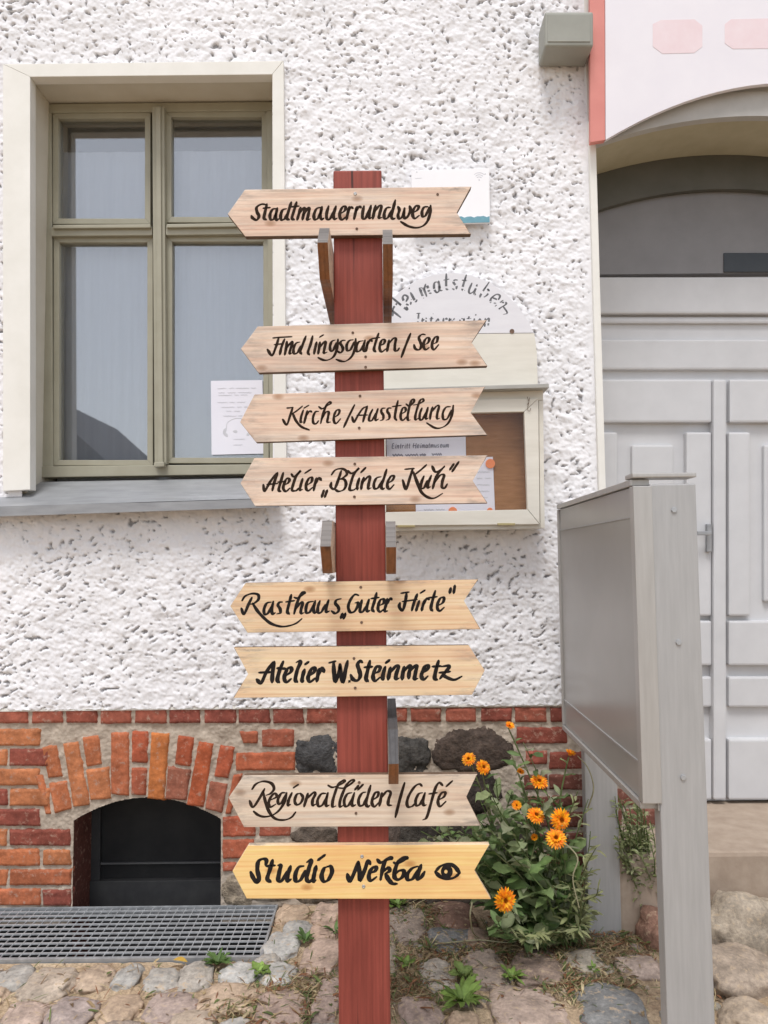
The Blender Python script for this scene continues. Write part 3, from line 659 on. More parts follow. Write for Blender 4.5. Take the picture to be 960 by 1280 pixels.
# boulders at the foot of the doorstep
for (X_, Y_, rx, ry, h, col) in [(1.16, 2.62, .17, .10, .16, (.46, .39, .31)), (1.50, 2.60, .17, .11, .24, (.50, .44, .35)), (.92, 2.66, .08, .08, .10, (.33, .19, .14)), (1.05, 2.42, .15, .12, .08, (.42, .34, .27)), (1.38, 2.36, .19, .14, .11, (.50, .42, .34)), (1.2, 2.16, .15, .12, .06, (.44, .35, .27)), (1.0, 2.2, .09, .08, .04, TAN), (1.75, 2.5, .2, .13, .2, TAN), (1.52, 2.12, .18, .13, .07, (.38, .29, .22)), (1.0, 1.95, .12, .1, .04, MAU)]:
    placed.append((X_, Y_, max(rx, ry), rx, ry)); rock(cb, (X_, Y_, .0), (rx, ry, h), X_ * 9 + Y_, col, .2, .78, random.uniform(-.3, .3))
tries = 0
while tries < 2300:
    tries += 1
    X_, Y_ = random.uniform(-1.85, 2.3), random.uniform(1.5, 2.86); r = random.choice([.02, .03, .045, .06, .08]) if tries < 900 else random.uniform(.006, .016)
    if x0 - .06 < X_ + r and X_ - r < x1 + .03 and Y_ + r > y0 - .03: continue
    if Y_ > 2.62 and X_ > .55 and r > .02: continue
    if abs(X_ - .77) < .14 and r > .03 and Y_ > 2.0: continue
    if any((X_ - p[0]) ** 2 / (p[3] + r) ** 2 + (Y_ - p[1]) ** 2 / (p[4] + r) ** 2 < 1.0 for p in placed): continue
    placed.append((X_, Y_, r, r, r)); rock(cb, (X_, Y_, -.010), (r, r * random.uniform(.75, 1), .012 + r * .16), tries * .37, random.choice([TAN, PNK, MAU, GRY, BRN, OLV]), .2, .76, random.uniform(0, 3))
tag(cb.build('cobblestone_paving', M_COBBLE), kind='structure')

# ------------------------------------------------------------------ info board (edge-on, right)
ib = empty('info_board', (.70, 2.35, 0), 'grey metal information board on two flat posts seen almost edge-on', 'information board')
XB = .632
dl, dr_ = at(699, 640, 2.75), None
Yl, Yr = 2.745, 1.90
ztop = at(700, 637, Yl).z; zbot = at(709, 906, Yl).z
XL, XR = at(703, 770, Yl).x, at(796, 800, Yr).x
def bxz(x_, y_, za, zb): return x_
tilt = (XR - XL) / (Yr - Yl)
def bp(y_, z_, dx=0.0): return Vector((XL + (y_ - Yl) * tilt + dx, y_, z_))
prism('display_panel', [([bp(Yl, zbot), bp(Yr, zbot), bp(Yr, ztop), bp(Yl, ztop)], (.03, 0, 0))], M_PANELG, ib, bev=.001)
e = .014
prism('edge_rail', [([bp(Yl + e, zbot - .002, -.008), bp(Yr - e, zbot - .002, -.008), bp(Yr - e, zbot - e - .004, -.008), bp(Yl + e, zbot - e - .004, -.008)], (.046, 0, 0)),
      ([bp(Yl + e, ztop + .002, -.008), bp(Yr - e, ztop + .002, -.008), bp(Yr - e, ztop + e + .004, -.008), bp(Yl + e, ztop + e + .004, -.008)], (.046, 0, 0)),
      ([bp(Yl + .002, zbot, -.008), bp(Yl + e, zbot, -.008), bp(Yl + e, ztop, -.008), bp(Yl + .002, ztop, -.008)], (.046, 0, 0)),
      ([bp(Yr - .002, zbot, -.008), bp(Yr - e - .02, zbot, -.008), bp(Yr - e - .02, ztop, -.008), bp(Yr - .002, ztop, -.008)], (.046, 0, 0))], M_ALU, ib, bev=.002)
zs1 = zbot + (ztop - zbot) * .90
for za in (zbot + .085, zs1): prism('cross_seam', [([bp(Yl - .002, za, -.003), bp(Yr + .002, za, -.003), bp(Yr + .002, za + .004, -.003), bp(Yl - .002, za + .004, -.003)], (.004, 0, 0))], M_ALU_D, ib, bev=0)
pX = at(730, 1000, 2.72).x
prism('board_post', [box(pX, 2.70, -.1, pX + .112, 2.745, ztop - .02)], M_ALU_D, ib, bev=.004)
nX = at(822, 900, 1.87).x
prism('board_post', [box(nX, 1.87, -.1, nX + .112, 1.915, ztop + .005)], M_ALU_D, ib, bev=.004)
prism('post_bracket', [box(XR + .03, 1.872, zbot - .02, nX - .001, 1.90, ztop - .002)], M_ALU, ib, bev=.003)
for zz in (zbot + .06, (zbot + ztop) / 2, ztop - .06):
    cB = Vector((nX + .056, 1.87, zz)); prism('bolt', [([cB + Vector((.007 * math.cos(t), 0, .007 * math.sin(t))) for t in np.linspace(0, 6.28, 7)[:-1]], (0, -.004, 0))], M_STEEL, ib, bev=.001)
prism('top_cap', [box(XR - .008, 1.868, ztop + .02, nX + .114, 1.93, ztop + .032)], M_ALU, ib, bev=.003)

# ------------------------------------------------------------------ white plaque with wireless symbol
Yq = 2.895
pq = empty('wall_plaque', at(563, 245, Yq), 'white plaque with wireless symbol on roughcast behind the topmost arrow board', 'plaque')
prism('plate', [(poly([(514, 213), (611.5, 210), (612.5, 278.5), (516, 281)], Yq), (0, .008, 0))], M_WHITE, pq, bev=.001)
rag = [(516.5, 273)] + [(516.5 + k * 4, 272.6 - k * .08 + random.uniform(-1.6, 1.2)) for k in range(1, 24)] + [(612, 270)]
prism('blue_strip', [(poly(rag + [(612.2, 277.8), (516.6, 280.4)], Yq - .0012), (0, .002, 0))], M_TEAL, pq, bev=0)
def arc(cx, cy, r, a0, a1, n=10): return [(cx + r * math.sin(math.radians(t)), cy - r * math.cos(math.radians(t))) for t in np.linspace(a0, a1, n)]

# ------------------------------------------------------------------ brush lettering
def ribbon(acc, pts, w, Y, rmin=.38, nib=math.radians(20), h=.00045, sub=7, lift=.00012, taper=.62, wear=0.0):
    P = np.array(catmull(pts, sub)); n = len(P)
    T = np.gradient(P, axis=0); T /= np.linalg.norm(T, axis=1)[:, None] + 1e-9
    nv = np.array([math.cos(nib), -math.sin(nib)])
    cr = np.abs(T[:, 0] * nv[1] - T[:, 1] * nv[0]); wd = w * (rmin + (1 - rmin) * cr)
    wd = np.convolve(np.r_[wd[0], wd[0], wd, wd[-1], wd[-1]], np.ones(5) / 5, 'valid')
    s = np.linspace(0, 1, n); wd *= taper + (1 - taper) * np.clip(np.minimum(s, 1 - s) * 9, 0, 1)
    wd *= 1 + .10 * np.array([math.sin(i * .9 + pts[0][0]) * .5 + math.sin(i * .37 + pts[0][1]) * .5 for i in range(n)])
    P = np.vstack([P[0] - T[0] * wd[0] * .38, P, P[-1] + T[-1] * wd[-1] * .38]); T = np.vstack([T[0], T, T[-1]]); wd = np.r_[wd[0] * .35, wd, wd[-1] * .35]
    N = np.c_[-T[:, 1], T[:, 0]]; V = []
    for p, nn_, ww in zip(P, N, wd):
        for k, (f, hh) in enumerate(((-.5, 0), (-.28, .8), (.28, .8), (.5, 0))):
            q = p + nn_ * ww * f; V.append(at(q[0], q[1], Y - lift - h * hh))
    F = []
    for i in range(len(P) - 1):
        if wear and vnoise(np.array([[P[i][0] * .31, P[i][1] * .31, 2.0]]), 77)[0] > .62 - wear: continue
        for j in range(3): F.append((i * 4 + j, i * 4 + j + 1, (i + 1) * 4 + j + 1, (i + 1) * 4 + j))
    acc.add(V, F)
def parse(txt):
    return [[tuple(float(v) for v in p.split(',')) for p in s.split()] for s in txt.strip().split(';') if s.strip()]
def letters(name, spec, w, Y, mat, parent, rmin=.38, extra=None):
    a = Acc()
    for (ox, oy, sc, txt) in spec:
        for st in parse(txt): ribbon(a, [(ox + x_ / sc, oy + y_ / sc) for x_, y_ in st], w, Y, rmin)
    if extra: extra(a)
    return a.build(name, mat, parent, origin=None, smooth=False)

# case and arched-board lettering use a small upright-italic stroke alphabet (unit box, y down)
GLY = {'E': '0.5,0 0.15,0.05 0.05,1 0.45,0.98; 0.12,0.5 0.42,0.48', 'H': '0.25,0 0.12,1; 0.85,0 0.70,1.02 0.82,0.98; -0.05,0.62 0.3,0.45 0.8,0.48', 'I': '0.2,0.02 0.55,0; 0.4,0.02 0.28,0.98; 0.05,1 0.45,0.98',
       'e': '0.1,0.72 0.5,0.6 0.45,0.36 0.2,0.42 0.08,0.8 0.25,1 0.55,0.85', 'i': '0.25,0.38 0.15,0.95 0.3,0.95; 0.35,0.1 0.38,0.14',
       'm': '0.12,0.38 0.05,1; 0.1,0.6 0.32,0.38 0.38,0.45 0.3,1; 0.36,0.6 0.6,0.38 0.68,0.46 0.6,0.9 0.72,0.98', 'n': '0.12,0.38 0.05,1; 0.1,0.6 0.38,0.38 0.46,0.46 0.38,0.9 0.5,0.98',
       'a': '0.48,0.42 0.2,0.42 0.06,0.75 0.15,1 0.38,0.9 0.5,0.4 0.45,0.92 0.58,0.98', 't': '0.3,0.05 0.16,0.9 0.32,0.98; 0.05,0.4 0.45,0.38', 's': '0.42,0.42 0.2,0.42 0.15,0.6 0.34,0.78 0.28,0.98 0.05,0.94',
       'u': '0.12,0.38 0.06,0.85 0.2,1 0.45,0.75 0.5,0.38; 0.5,0.38 0.46,0.9 0.58,0.98', 'b': '0.22,0 0.08,0.95 0.3,0.98 0.5,0.7 0.4,0.42 0.15,0.6', 'f': '0.5,0.05 0.32,0.1 0.2,0.6 0.1,1.15; 0.08,0.42 0.42,0.4',
       'o': '0.3,0.4 0.08,0.7 0.2,1 0.45,0.75 0.3,0.4', 'r': '0.12,0.38 0.05,1; 0.1,0.62 0.35,0.38 0.45,0.46', 'w': '0.1,0.38 0.1,1 0.35,0.5 0.38,1 0.65,0.38', 'g': '0.48,0.4 0.2,0.42 0.08,0.75 0.2,0.98 0.45,0.75 0.5,0.4 0.4,1.25 0.1,1.3'}

# ------------------------------------------------------------------ notice case on the wall
nc = empty('notice_case', at(565, 575, 2.85), 'cream wooden notice case with arched lettered top board mounted on the wall', 'notice case')
Yb_ = 2.895
arcp = [(672, 484), (671, 440), (668, 421)]
arcu = [(668, 418), (660, 401), (648, 383), (632, 367), (612, 353), (590, 344), (566, 340.5), (542, 343), (519, 351), (500, 364), (484, 381), (473, 400), (466, 419)]
prism('lower_plank', [(poly([(465, 419), (668, 416.5), (671, 440), (672.5, 484), (462, 488)], Yb_), (0, .02, 0))], M_CREAM, nc, bev=.0015)
ub = prism('arched_plank', [(poly([(667.5, 416)] + arcu[1:-1] + [(466, 418.3)], Yb_), (0, .02, 0))], M_GREYW, nc, bev=.0015)
a = Acc()
word = 'Heimatstuben'; pos = [(497, 391, -58), (509, 377, -46), (518, 372, -38), (530, 366, -28), (546, 360, -17), (559, 357, -8), (569, 357, 0), (580, 358, 8), (590, 362, 16), (605, 367, 26), (617, 374, 38), (625, 382, 48)]
for ch, (px, py, an) in zip(word, pos):
    s = 25 if ch == 'H' else 21; ca, sa = math.cos(math.radians(an)), math.sin(math.radians(an))
    for st in parse(GLY[ch]):
        pts = []
        for u, v in st:
            lx, ly = (u - .25) * s * .85, (v - .75) * s; pts.append((px + lx * ca - ly * sa, py + lx * sa + ly * ca))
        ribbon(a, pts, 3.2, Yb_, .3, sub=5, wear=.42)
xx = 518
for ch in 'Information':
    s = 17
    for st in parse(GLY[ch]): ribbon(a, [(xx + u * s * .8, 391.5 + v * s) for u, v in st], 2.6, Yb_, .3, sub=5, wear=.42)
    xx += {'I': 8.5, 'm': 13, 'i': 6, 't': 7, 'f': 7.5, 'r': 7.5}.get(ch, 9.4)
ribbon(a, [(629, 383), (634, 391), (629, 393)], 2.2, Yb_, .3)
a.build('lettering', M_FADED, ub, smooth=False)
prism('case_screw', [([at(640 + 3 * math.cos(t), 414 + 3 * math.sin(t), Yb_ - .002) for t in np.linspace(0, 6.28, 9)[:-1]], (0, .004, 0))], M_RUSTS, nc, bev=0)
prism('case_roof', [([at(462, 488, 2.87), at(685, 480.5, 2.775), at(685.5, 485, 2.775), at(455, 491, 2.775), ][0:0] or [at(450, 486.5, 2.772), at(686, 479.5, 2.772), at(686.5, 484.5, 2.772), at(450, 491, 2.772)], (0, .16, 0))], M_ROOFS, nc, bev=.0015)
Yc0 = 2.82                                        # box front
prism('case_box', [(poly([(452, 493), (679, 487), (679, 500), (452, 505)], Yc0), (0, .10, 0)),
      (poly([(673.5, 500.5), (679, 500.5), (681, 660), (675.5, 660)], Yc0), (0, .10, 0)), (poly([(452, 505.5), (462, 505.5), (463, 664), (453, 664)], Yc0), (0, .10, 0)),
      (poly([(464, 657.5), (675, 655), (675, 660.5), (464, 663.5)], Yc0), (0, .10, 0))], M_CREAM, nc, bev=.0015)
dfm = prism('case_door', [(poly([(463, 502), (673, 498), (655, 514.5), (482, 518)], Yc0 - .012), (0, .028, 0)),
      (poly([(673, 498.4), (674.8, 655), (659.6, 636.5), (655.3, 514.8)], Yc0 - .012), (0, .028, 0)),
      (poly([(463, 502.4), (481.7, 518.2), (482.6, 640), (464, 657)], Yc0 - .012), (0, .028, 0)),
      (poly([(483, 640.2), (659.4, 636.9), (674.4, 655.3), (464.4, 657.2)], Yc0 - .012), (0, .028, 0))], M_CREAM, nc, bev=.0015)
prism('case_glass', [(rect(480, 513, 662, 641, Yc0 + .004), (0, .003, 0))], M_GLASS2, dfm, bev=0)
prism('pinboard', [(rect(462, 500, 676, 658, Yc0 + .07), (0, .01, 0))], M_CORK, nc, bev=0)
for hx, hy in ((508, 657.5), (633, 655)): prism('hinge', [(rect(hx - 11, hy - 1.2, hx + 11, hy + 1.6, Yc0 - .016), (0, .006, 0))], M_BRASS, nc, bev=.001)
a = Acc()
for pts in ([(659, 496), (661, 502), (659, 506)], [(662, 497), (660.5, 505), (659.5, 512), (662, 514), (663.5, 510)]): tube(a, [at(x_, y_, Yc0 - .016) for x_, y_ in pts], [.0009], 5)
a.build('hook', M_RUSTS, nc)
Yp = Yc0 + .066
def words(acc, x_, y_, xe, Y, h, seed, slope=-.012):
    r = random.Random(seed); xb = x_
    while x_ < xe - 4:
        wl = r.uniform(5, 17); n = max(3, int(wl / 1.6)); x2 = min(x_ + wl, xe)
        pts = [(x_ + (x2 - x_) * k / n, y_ + (x_ - xb) * slope + (h * .35 if k % 2 else -h * .35) * r.uniform(.3, 1)) for k in range(n + 1)]
        ribbon(acc, pts, h * .55, Y, .6, sub=2, h=.0001, lift=.0008); x_ = x2 + r.uniform(2, 4)
p1 = empty('paper_notice', at(530, 600, Yp), 'lavender white printed sheet pinned at left inside the notice case', 'notice')
prism('sheet', [(poly([(483, 546), (582, 543), (583, 600), (484, 602)], Yp), (0, .0012, 0))], M_PAPER, p1, bev=0)
a = Acc(); 
xx = 490.0
for ch in 'Eintritt Heimatmuseum':
    if ch == ' ': xx += 2.5; continue
    for stt in parse(GLY[ch]): ribbon(a, [(xx + u * 5.2, 554.5 - (xx - 490) * .02 + v * 6.0) for u, v in stt], 1.25, Yp, .75, sub=2, lift=.0008)
    xx += {'m': 4.6, 'i': 2.4, 't': 2.8, 'r': 3.0, 'H': 5.2}.get(ch, 3.6)
words(a, 491, 569, 532, Yp, 4, 5); words(a, 540, 568, 552, Yp, 4, 6); a.build('heading', M_INK, p1, smooth=False)
p2 = empty('paper_notice', at(570, 600, Yp), 'white sheet with orange pins at right inside the notice case', 'notice')
Yp2 = Yp - .003
prism('sheet', [(poly([(518.5, 574), (616, 571), (619, 645), (520, 648)], Yp2), (0, .0012, 0))], M_PAPER, p2, bev=0)
for px, py, r in ((613, 579.5, 6), (566, 639, 5.5), (612.5, 638, 3.5), (524, 581, 5)):
    prism('pin', [([at(px + r * math.cos(t), py + r * math.sin(t), Yp2 - .006) for t in np.linspace(0, 6.28, 17)[:-1]], (0, .005, 0))], M_ORANGE, p2, bev=.001)
a = Acc()
for k in range(5): words(a, 596, 590 + k * 8, 614, Yp2, 2.4, k + 20)
words(a, 530, 637, 556, Yp2, 2.4, 33); a.build('print', M_INKL, p2, smooth=False)

# notice taped in the window
Yn = Yf + .020
wn = empty('paper_notice', at(297, 520, Yn), 'white printed notice with headphone drawing taped to the lower right window pane', 'notice')
prism('sheet', [(poly([(263.5, 476), (328, 475), (330.5, 567), (264.5, 568.5)], Yn), (0, .0012, 0))], M_PAPER, wn, bev=0)
a = Acc()
for k, (xa, xb, y_) in enumerate([(272, 320, 485.5), (273, 318, 491), (273, 316, 494), (272, 312, 503), (277, 310, 509), (283, 300, 514), (279, 303, 520)]): words(a, xa, y_, xb, Yn, 1.7, k + 50)
words(a, 292, 549, 306, Yn, 1.5, 77); words(a, 292, 556, 303, Yn, 1.5, 78)
a.build('print', M_INKL, wn, smooth=False)
a = Acc()
ribbon(a, [(283, 537), (284, 529), (291, 524), (300, 523), (308, 527), (311, 537)], 1.3, Yn, .8); ribbon(a, [(282, 536), (280.5, 541), (284, 545)], 4, Yn, .8); ribbon(a, [(311, 537), (312, 541), (309, 544)], 4, Yn, .8)
ribbon(a, [(292, 539), (296, 539.5)], 4, Yn, .9)
a.build('headphone_drawing', M_INKL, wn, smooth=False)
a = Acc()
for r in (4, 6.6, 9.2): ribbon(a, arc(599, 225, r, -42, 42), .9, Yq, .9, sub=2, taper=.9)
ribbon(a, [(598.6, 224.5), (599.4, 225.4)], 2, Yq, .9, sub=2)
for sx, sy in ((521, 215), (606.5, 217.5), (521, 276)): ribbon(a, [(sx - .6, sy), (sx + .6, sy)], 1.7, Yq, 1, sub=2)
ribbon(a, [(519, 223), (527, 222.6)], .7, Yq, 1, sub=2)
a.build('wireless_symbol', M_INKL, pq, smooth=False)

# ------------------------------------------------------------------ the signpost
YS = 1.83; TH = .020
SP = empty('signpost', (at(450, 700, 1.91).x, 1.91, 0), 'red wooden signpost carrying pale lettered arrow boards', 'signpost')
PT, PB = at(416.5, 213, YS + TH), at(477, 213, YS + TH)
pc = [Vector((PT.x, YS + TH, 0)), Vector((PB.x, YS + TH, 0)), Vector((PB.x, YS + TH + .12, 0)), Vector((PT.x, YS + TH + .12, 0))]
prism('post', [([p + Vector((0, 0, -.3)) for p in pc], (0, 0, PT.z + .3))], M_POST, SP, bev=.004)
B1, B2, B3, B4 = M_BOARD, M_BOARD2, M_BOARD3, M_BOARD4
BOARDS = [
 ('Stadtmauerrundweg', [(284.5, 267.5), (306, 237), (589.5, 233), (570, 266), (589, 292.5), (306.5, 295.5)], B1, 'topmost pale board pointing left with one long word', 3.6, .40, M_BROWNBLACK,
  [(444, 242, 0), (446, 286, 1), (547, 243, 1)],
  [(280, 225, 6, '318,185 280,182 245,205 248,240 262,270 245,300 215,285 205,268; 322,180 308,240 300,285 318,298; 292,212 348,206; 395,215 365,220 345,260 350,295 375,290 395,235; 400,210 388,270 395,300 412,290; 470,215 440,225 425,265 430,298 455,290 475,250; 505,165 485,230 472,285 490,298; 545,165 525,230 510,285 528,298; 500,202 565,195; 575,205 560,260 548,300; 560,260 590,215 605,215 595,265 588,298; 595,265 625,215 640,215 630,270 625,298 650,290; 730,205 695,215 675,260 680,295 705,285 730,230; 735,200 722,265 732,295 750,285; 785,195 770,250 772,290 795,290 825,230; 840,195 822,260 828,293 850,285; 878,250 905,230 912,205 892,200 872,235 868,275 885,298 915,275'),
   (430, 225, 6, '40,200 28,250 18,298; 28,240 50,205 68,212; 98,200 85,250 75,295; 85,240 112,200 130,208; 150,195 140,245 140,285 162,285 190,220; 203,190 190,245 190,285 210,280; 238,190 225,245 215,292; 228,240 262,195 280,200 268,250 262,285 285,280; 350,205 320,210 302,250 305,288 330,280 358,225; 385,150 370,210 355,270 368,292 385,285; 405,200 415,225 405,265 415,290 440,270 455,210; 455,210 448,260 458,288 480,270 498,225 492,195; 520,245 550,225 560,200 540,195 520,225 515,265 532,288 565,265; 630,200 600,205 585,240 590,272 612,265 640,205; 650,190 645,250 625,310 590,345 540,358 480,345 425,312')]),
 ('Findlingsgarten/See', [(301, 436), (322, 408), (608.5, 400), (588.5, 428), (609.5, 457.5), (323, 466)], B1, 'pale board pointing left with two words and a slash, second from the top', 3.3, .34, M_BROWNBLACK,
  [(441, 416, 1), (457, 459, 1), (457, 446, 1)],
  [(300, 395, 6, '245,165 300,160 390,155; 290,165 270,230 240,295 205,250; 255,215 320,208; 335,172 312,230 298,290; 352,190 345,245 335,292; 345,245 385,195 392,205 378,250 372,282 395,275; 450,195 420,205 402,245 405,280 430,275 455,225; 495,150 470,215 452,265 462,285; 545,150 530,210 510,270 520,290; 575,195 562,250 555,285; 595,160 628,140; 600,195 592,250 585,285; 592,245 630,195 642,200 632,250 630,278 655,270; 715,180 690,190 675,225 680,260 700,255 722,200; 735,175 728,240 705,300 665,328 625,330 585,312; 790,182 765,185 752,205 765,225 772,250 755,275 728,262; 850,178 820,185 800,220 805,258 830,250 855,195; 868,170 862,240 840,300 800,335 765,340 720,325; 925,185 890,195 872,235 878,265 905,255 930,205; 938,180 925,240 935,265 950,255'),
   (450, 395, 6, '60,190 50,235 45,265; 50,225 75,180 92,190; 140,130 118,195 105,250 118,268; 85,170 150,160; 150,225 180,205 185,180 165,180 150,215 148,250 165,268 195,245; 218,180 210,225 202,265; 210,215 248,170 268,172 262,215 262,255 280,260 295,240; 380,130 345,215 310,310; 490,140 465,138 442,160 450,190 460,220 445,252 415,245 405,215; 485,215 510,200 520,170 500,165 480,195 478,235 495,252 520,235; 548,210 575,195 582,160 565,158 545,190 540,230 555,252 590,215')]),
 ('Kirche/Ausstellung', [(300, 527.5), (318, 493), (606.5, 483.5), (587.5, 516), (609.5, 543.5), (320, 553)], B1, 'pale board pointing left with two words and a slash, third from the top', 3.0, .36, M_BROWNBLACK,
  [(450, 495, 1), (449, 535, 1)],
  [(300, 480, 6, '350,180 378,178 400,174; 395,178 375,240 350,305 320,265; 470,165 420,205 385,225; 395,220 420,275 460,320 520,345; 475,195 458,250 455,285 470,285; 478,182 518,158; 505,200 492,250 480,295; 490,245 520,205 540,210; 590,205 565,210 548,250 550,290 570,298 590,275; 590,170 615,185 650,165 680,145 670,135 645,165 620,235 605,295; 612,265 640,215 665,210 660,250 655,285 680,285; 710,250 740,225 745,195 722,200 705,240 705,280 722,295 755,260; 860,155 820,235 778,325; 840,245 855,285 885,235 920,185 955,165; 955,165 935,235 922,285; 875,235 958,232'),
   (450, 480, 6, '95,190 75,230 68,270 90,272 118,220; 135,185 118,240 118,272 140,262; 190,180 165,185 160,210 175,235 172,265 150,275; 235,180 212,182 205,205 220,230 218,260 195,272; 285,125 270,190 262,250 275,272; 240,170 310,160; 310,225 340,205 340,180 322,180 308,215 305,255 322,272 350,245; 345,150 370,165 400,140 405,118 388,120 372,165 358,235 360,270 378,268; 400,158 440,150 475,128 470,112 450,125 430,180 415,240 418,268 440,255; 465,180 450,220 448,262 468,265 495,210; 510,175 495,235 495,262 512,255; 545,172 530,225 525,265; 532,215 575,165 592,170 580,220 578,260 600,255; 680,170 645,175 622,215 625,262 655,258 685,195; 700,160 690,230 660,295 610,328 560,328 500,292')]),
 ('Atelier Blinde Kuh', [(300.5, 604), (318, 572.5), (609.7, 569), (590, 601), (609.7, 629), (318.8, 632.5)], B1, 'pale board pointing left with quotation marks, above the grey edge-on boards', 3.5, .36, M_BROWNBLACK,
  [(443.5, 580, 1), (443, 621, 1)],
  [(300, 565, 6, '175,245 185,293 225,225 275,157; 282,155 258,225 242,290; 200,244 285,236; 325,155 305,225 290,285 306,295; 282,226 345,220; 330,250 362,230 370,205 350,200 330,240 325,275 345,295 375,270; 385,165 405,185 445,150 455,140 420,185 400,240 390,285 420,290 440,270; 470,200 455,250 450,285 470,280; 485,160 535,128; 500,250 535,225 540,195 520,195 500,230 495,270 512,290 545,265; 575,195 562,240 552,290; 565,240 590,195 610,212; 630,285 612,340; 655,285 635,340; 685,172 715,135 760,125 795,140 800,170 760,200 735,205; 760,140 740,200 710,275 682,262 685,228; 735,205 780,205 795,240 780,280 740,295 712,280; 810,140 835,160 880,135 890,122 855,165 835,220 822,280 850,285 872,270; 895,195 880,250 880,282; 905,155 945,115'),
   (450, 565, 6, '30,190 15,235 8,280; 18,230 60,185 75,190 65,240 62,275 85,268; 160,185 125,195 105,235 108,272 135,268 165,215; 200,130 180,195 160,255 170,278 185,270; 205,235 240,215 255,185 235,180 212,215 205,255 222,278 255,245; 335,130 375,126 408,124; 395,130 375,190 345,278 320,210; 500,95 455,135 410,170; 400,150 430,230 460,300 510,340 560,345 620,310; 480,180 462,225 455,268 480,268 505,215; 535,175 512,235 508,268 530,260; 540,105 570,150 635,112; 635,105 580,170 560,220 545,275; 555,235 600,175 630,175 618,220 615,262 635,270 655,240; 705,88 672,135; 742,72 690,148')]),
 ('Rasthaus Guter Hirte', [(287.7, 757.5), (307, 728.5), (598, 724.3), (579, 751), (601, 786.5), (309.3, 791)], B2, 'honey coloured board pointing left with quotation marks', 3.6, .42, M_BLACK,
  [(451, 734, 1), (452, 778, 1)],
  [(285, 720, 6, '105,185 130,150 180,132 225,140 228,175 195,205 165,212; 180,160 155,210 120,285 100,242; 185,205 220,260 265,310 320,355 390,378 450,375 510,355 555,320; 325,195 290,205 270,250 275,285 300,278 330,220; 340,190 328,250 335,285 355,275; 410,195 385,198 375,220 390,245 392,275 365,285; 475,140 460,200 445,265 460,285; 430,195 500,185; 495,160 520,165 560,140 575,125 555,125 530,170 510,230 495,285; 505,250 545,200 560,205 548,250 548,280 570,275; 640,190 600,200 585,240 588,275 615,268 645,210; 655,185 642,240 648,275 668,268; 690,185 675,230 675,272 700,270 730,215; 755,180 738,235 738,270 762,262; 850,170 815,180 805,205 825,230 830,260 805,280 775,262; 860,280 845,318; 882,278 865,322'),
   (440, 720, 6, '50,145 20,140 -12,180 -28,230 -15,270 15,268 38,235 45,200 22,202; 75,180 65,220 60,262 80,268 110,220; 128,175 112,230 115,265 135,258; 185,125 170,185 152,245 165,268; 140,170 205,160; 200,225 235,205 238,175 215,178 200,210 195,250 212,268 240,248; 265,170 255,215 245,262 268,262; 258,215 285,170 300,178; 365,130 400,124 430,120; 410,125 400,190 380,258 355,232 360,200; 375,192 490,176; 490,135 465,200 448,260; 505,185 490,230 480,262; 510,130 550,105; 545,180 532,220 522,260; 535,215 560,170 580,176; 625,110 605,180 592,240 605,262; 565,165 640,155; 640,225 680,200 690,165 665,165 645,200 640,240 658,262 692,235; 742,88 732,130; 772,70 762,130')]),
 ('Atelier W.Steinmetz', [(606, 838), (586, 806.5), (292, 809.3), (311, 842.5), (291.3, 872.5), (590, 868.7)], B2, 'honey coloured board pointing right', 4.6, .42, M_BLACK,
  [(442.5, 823, 1), (444, 860, 1)],
  [(290, 800, 6, '185,295 218,322 258,240 310,165; 318,162 305,240 300,318; 200,245 292,240; 385,160 355,235 340,300 355,318; 335,212 405,215; 400,270 440,240 445,210 420,212 400,250 392,290 410,316 445,290; 480,168 515,160 490,225 475,295 490,315; 545,220 530,270 525,310 540,305; 545,185 578,162; 580,270 615,240 620,210 600,212 580,250 570,290 588,313 625,285; 655,215 645,260 635,312; 648,260 675,210 690,240; 725,172 780,158; 762,165 765,240 776,312 805,235 812,182; 808,182 815,250 832,316 850,230 868,155; 878,308 884,312'),
   (445, 800, 6, '48,168 30,158 12,185 25,230 32,268 12,303 -22,295 -40,262; 105,155 88,225 75,290 92,310; 60,205 125,200; 130,255 170,235 180,205 155,200 135,240 128,280 145,306 180,280; 220,200 205,250 200,293 215,290; 220,175 255,148; 260,205 250,250 240,298; 252,250 300,195 318,205 302,255 300,293 325,285; 362,200 352,245 345,296; 355,240 395,195 408,200 398,250 395,288; 400,240 440,195 455,200 445,250 440,293 465,288; 490,250 530,225 545,195 520,195 500,235 490,270 508,296 540,270; 620,155 600,225 590,285 610,298; 570,200 640,195; 635,200 700,195 670,240 628,292; 622,246 708,236; 650,262 690,285 740,298 795,272')]),
 ('Regionalläden/Café', [(285.5, 997), (305, 969), (597, 967.5), (582, 996), (601.5, 1032.5), (305, 1034)], B3, 'silvery pale board pointing left with a slash and accents', 3.5, .42, M_BROWNBLACK,
  [(449, 978, 1), (445, 1016.5, 1)],
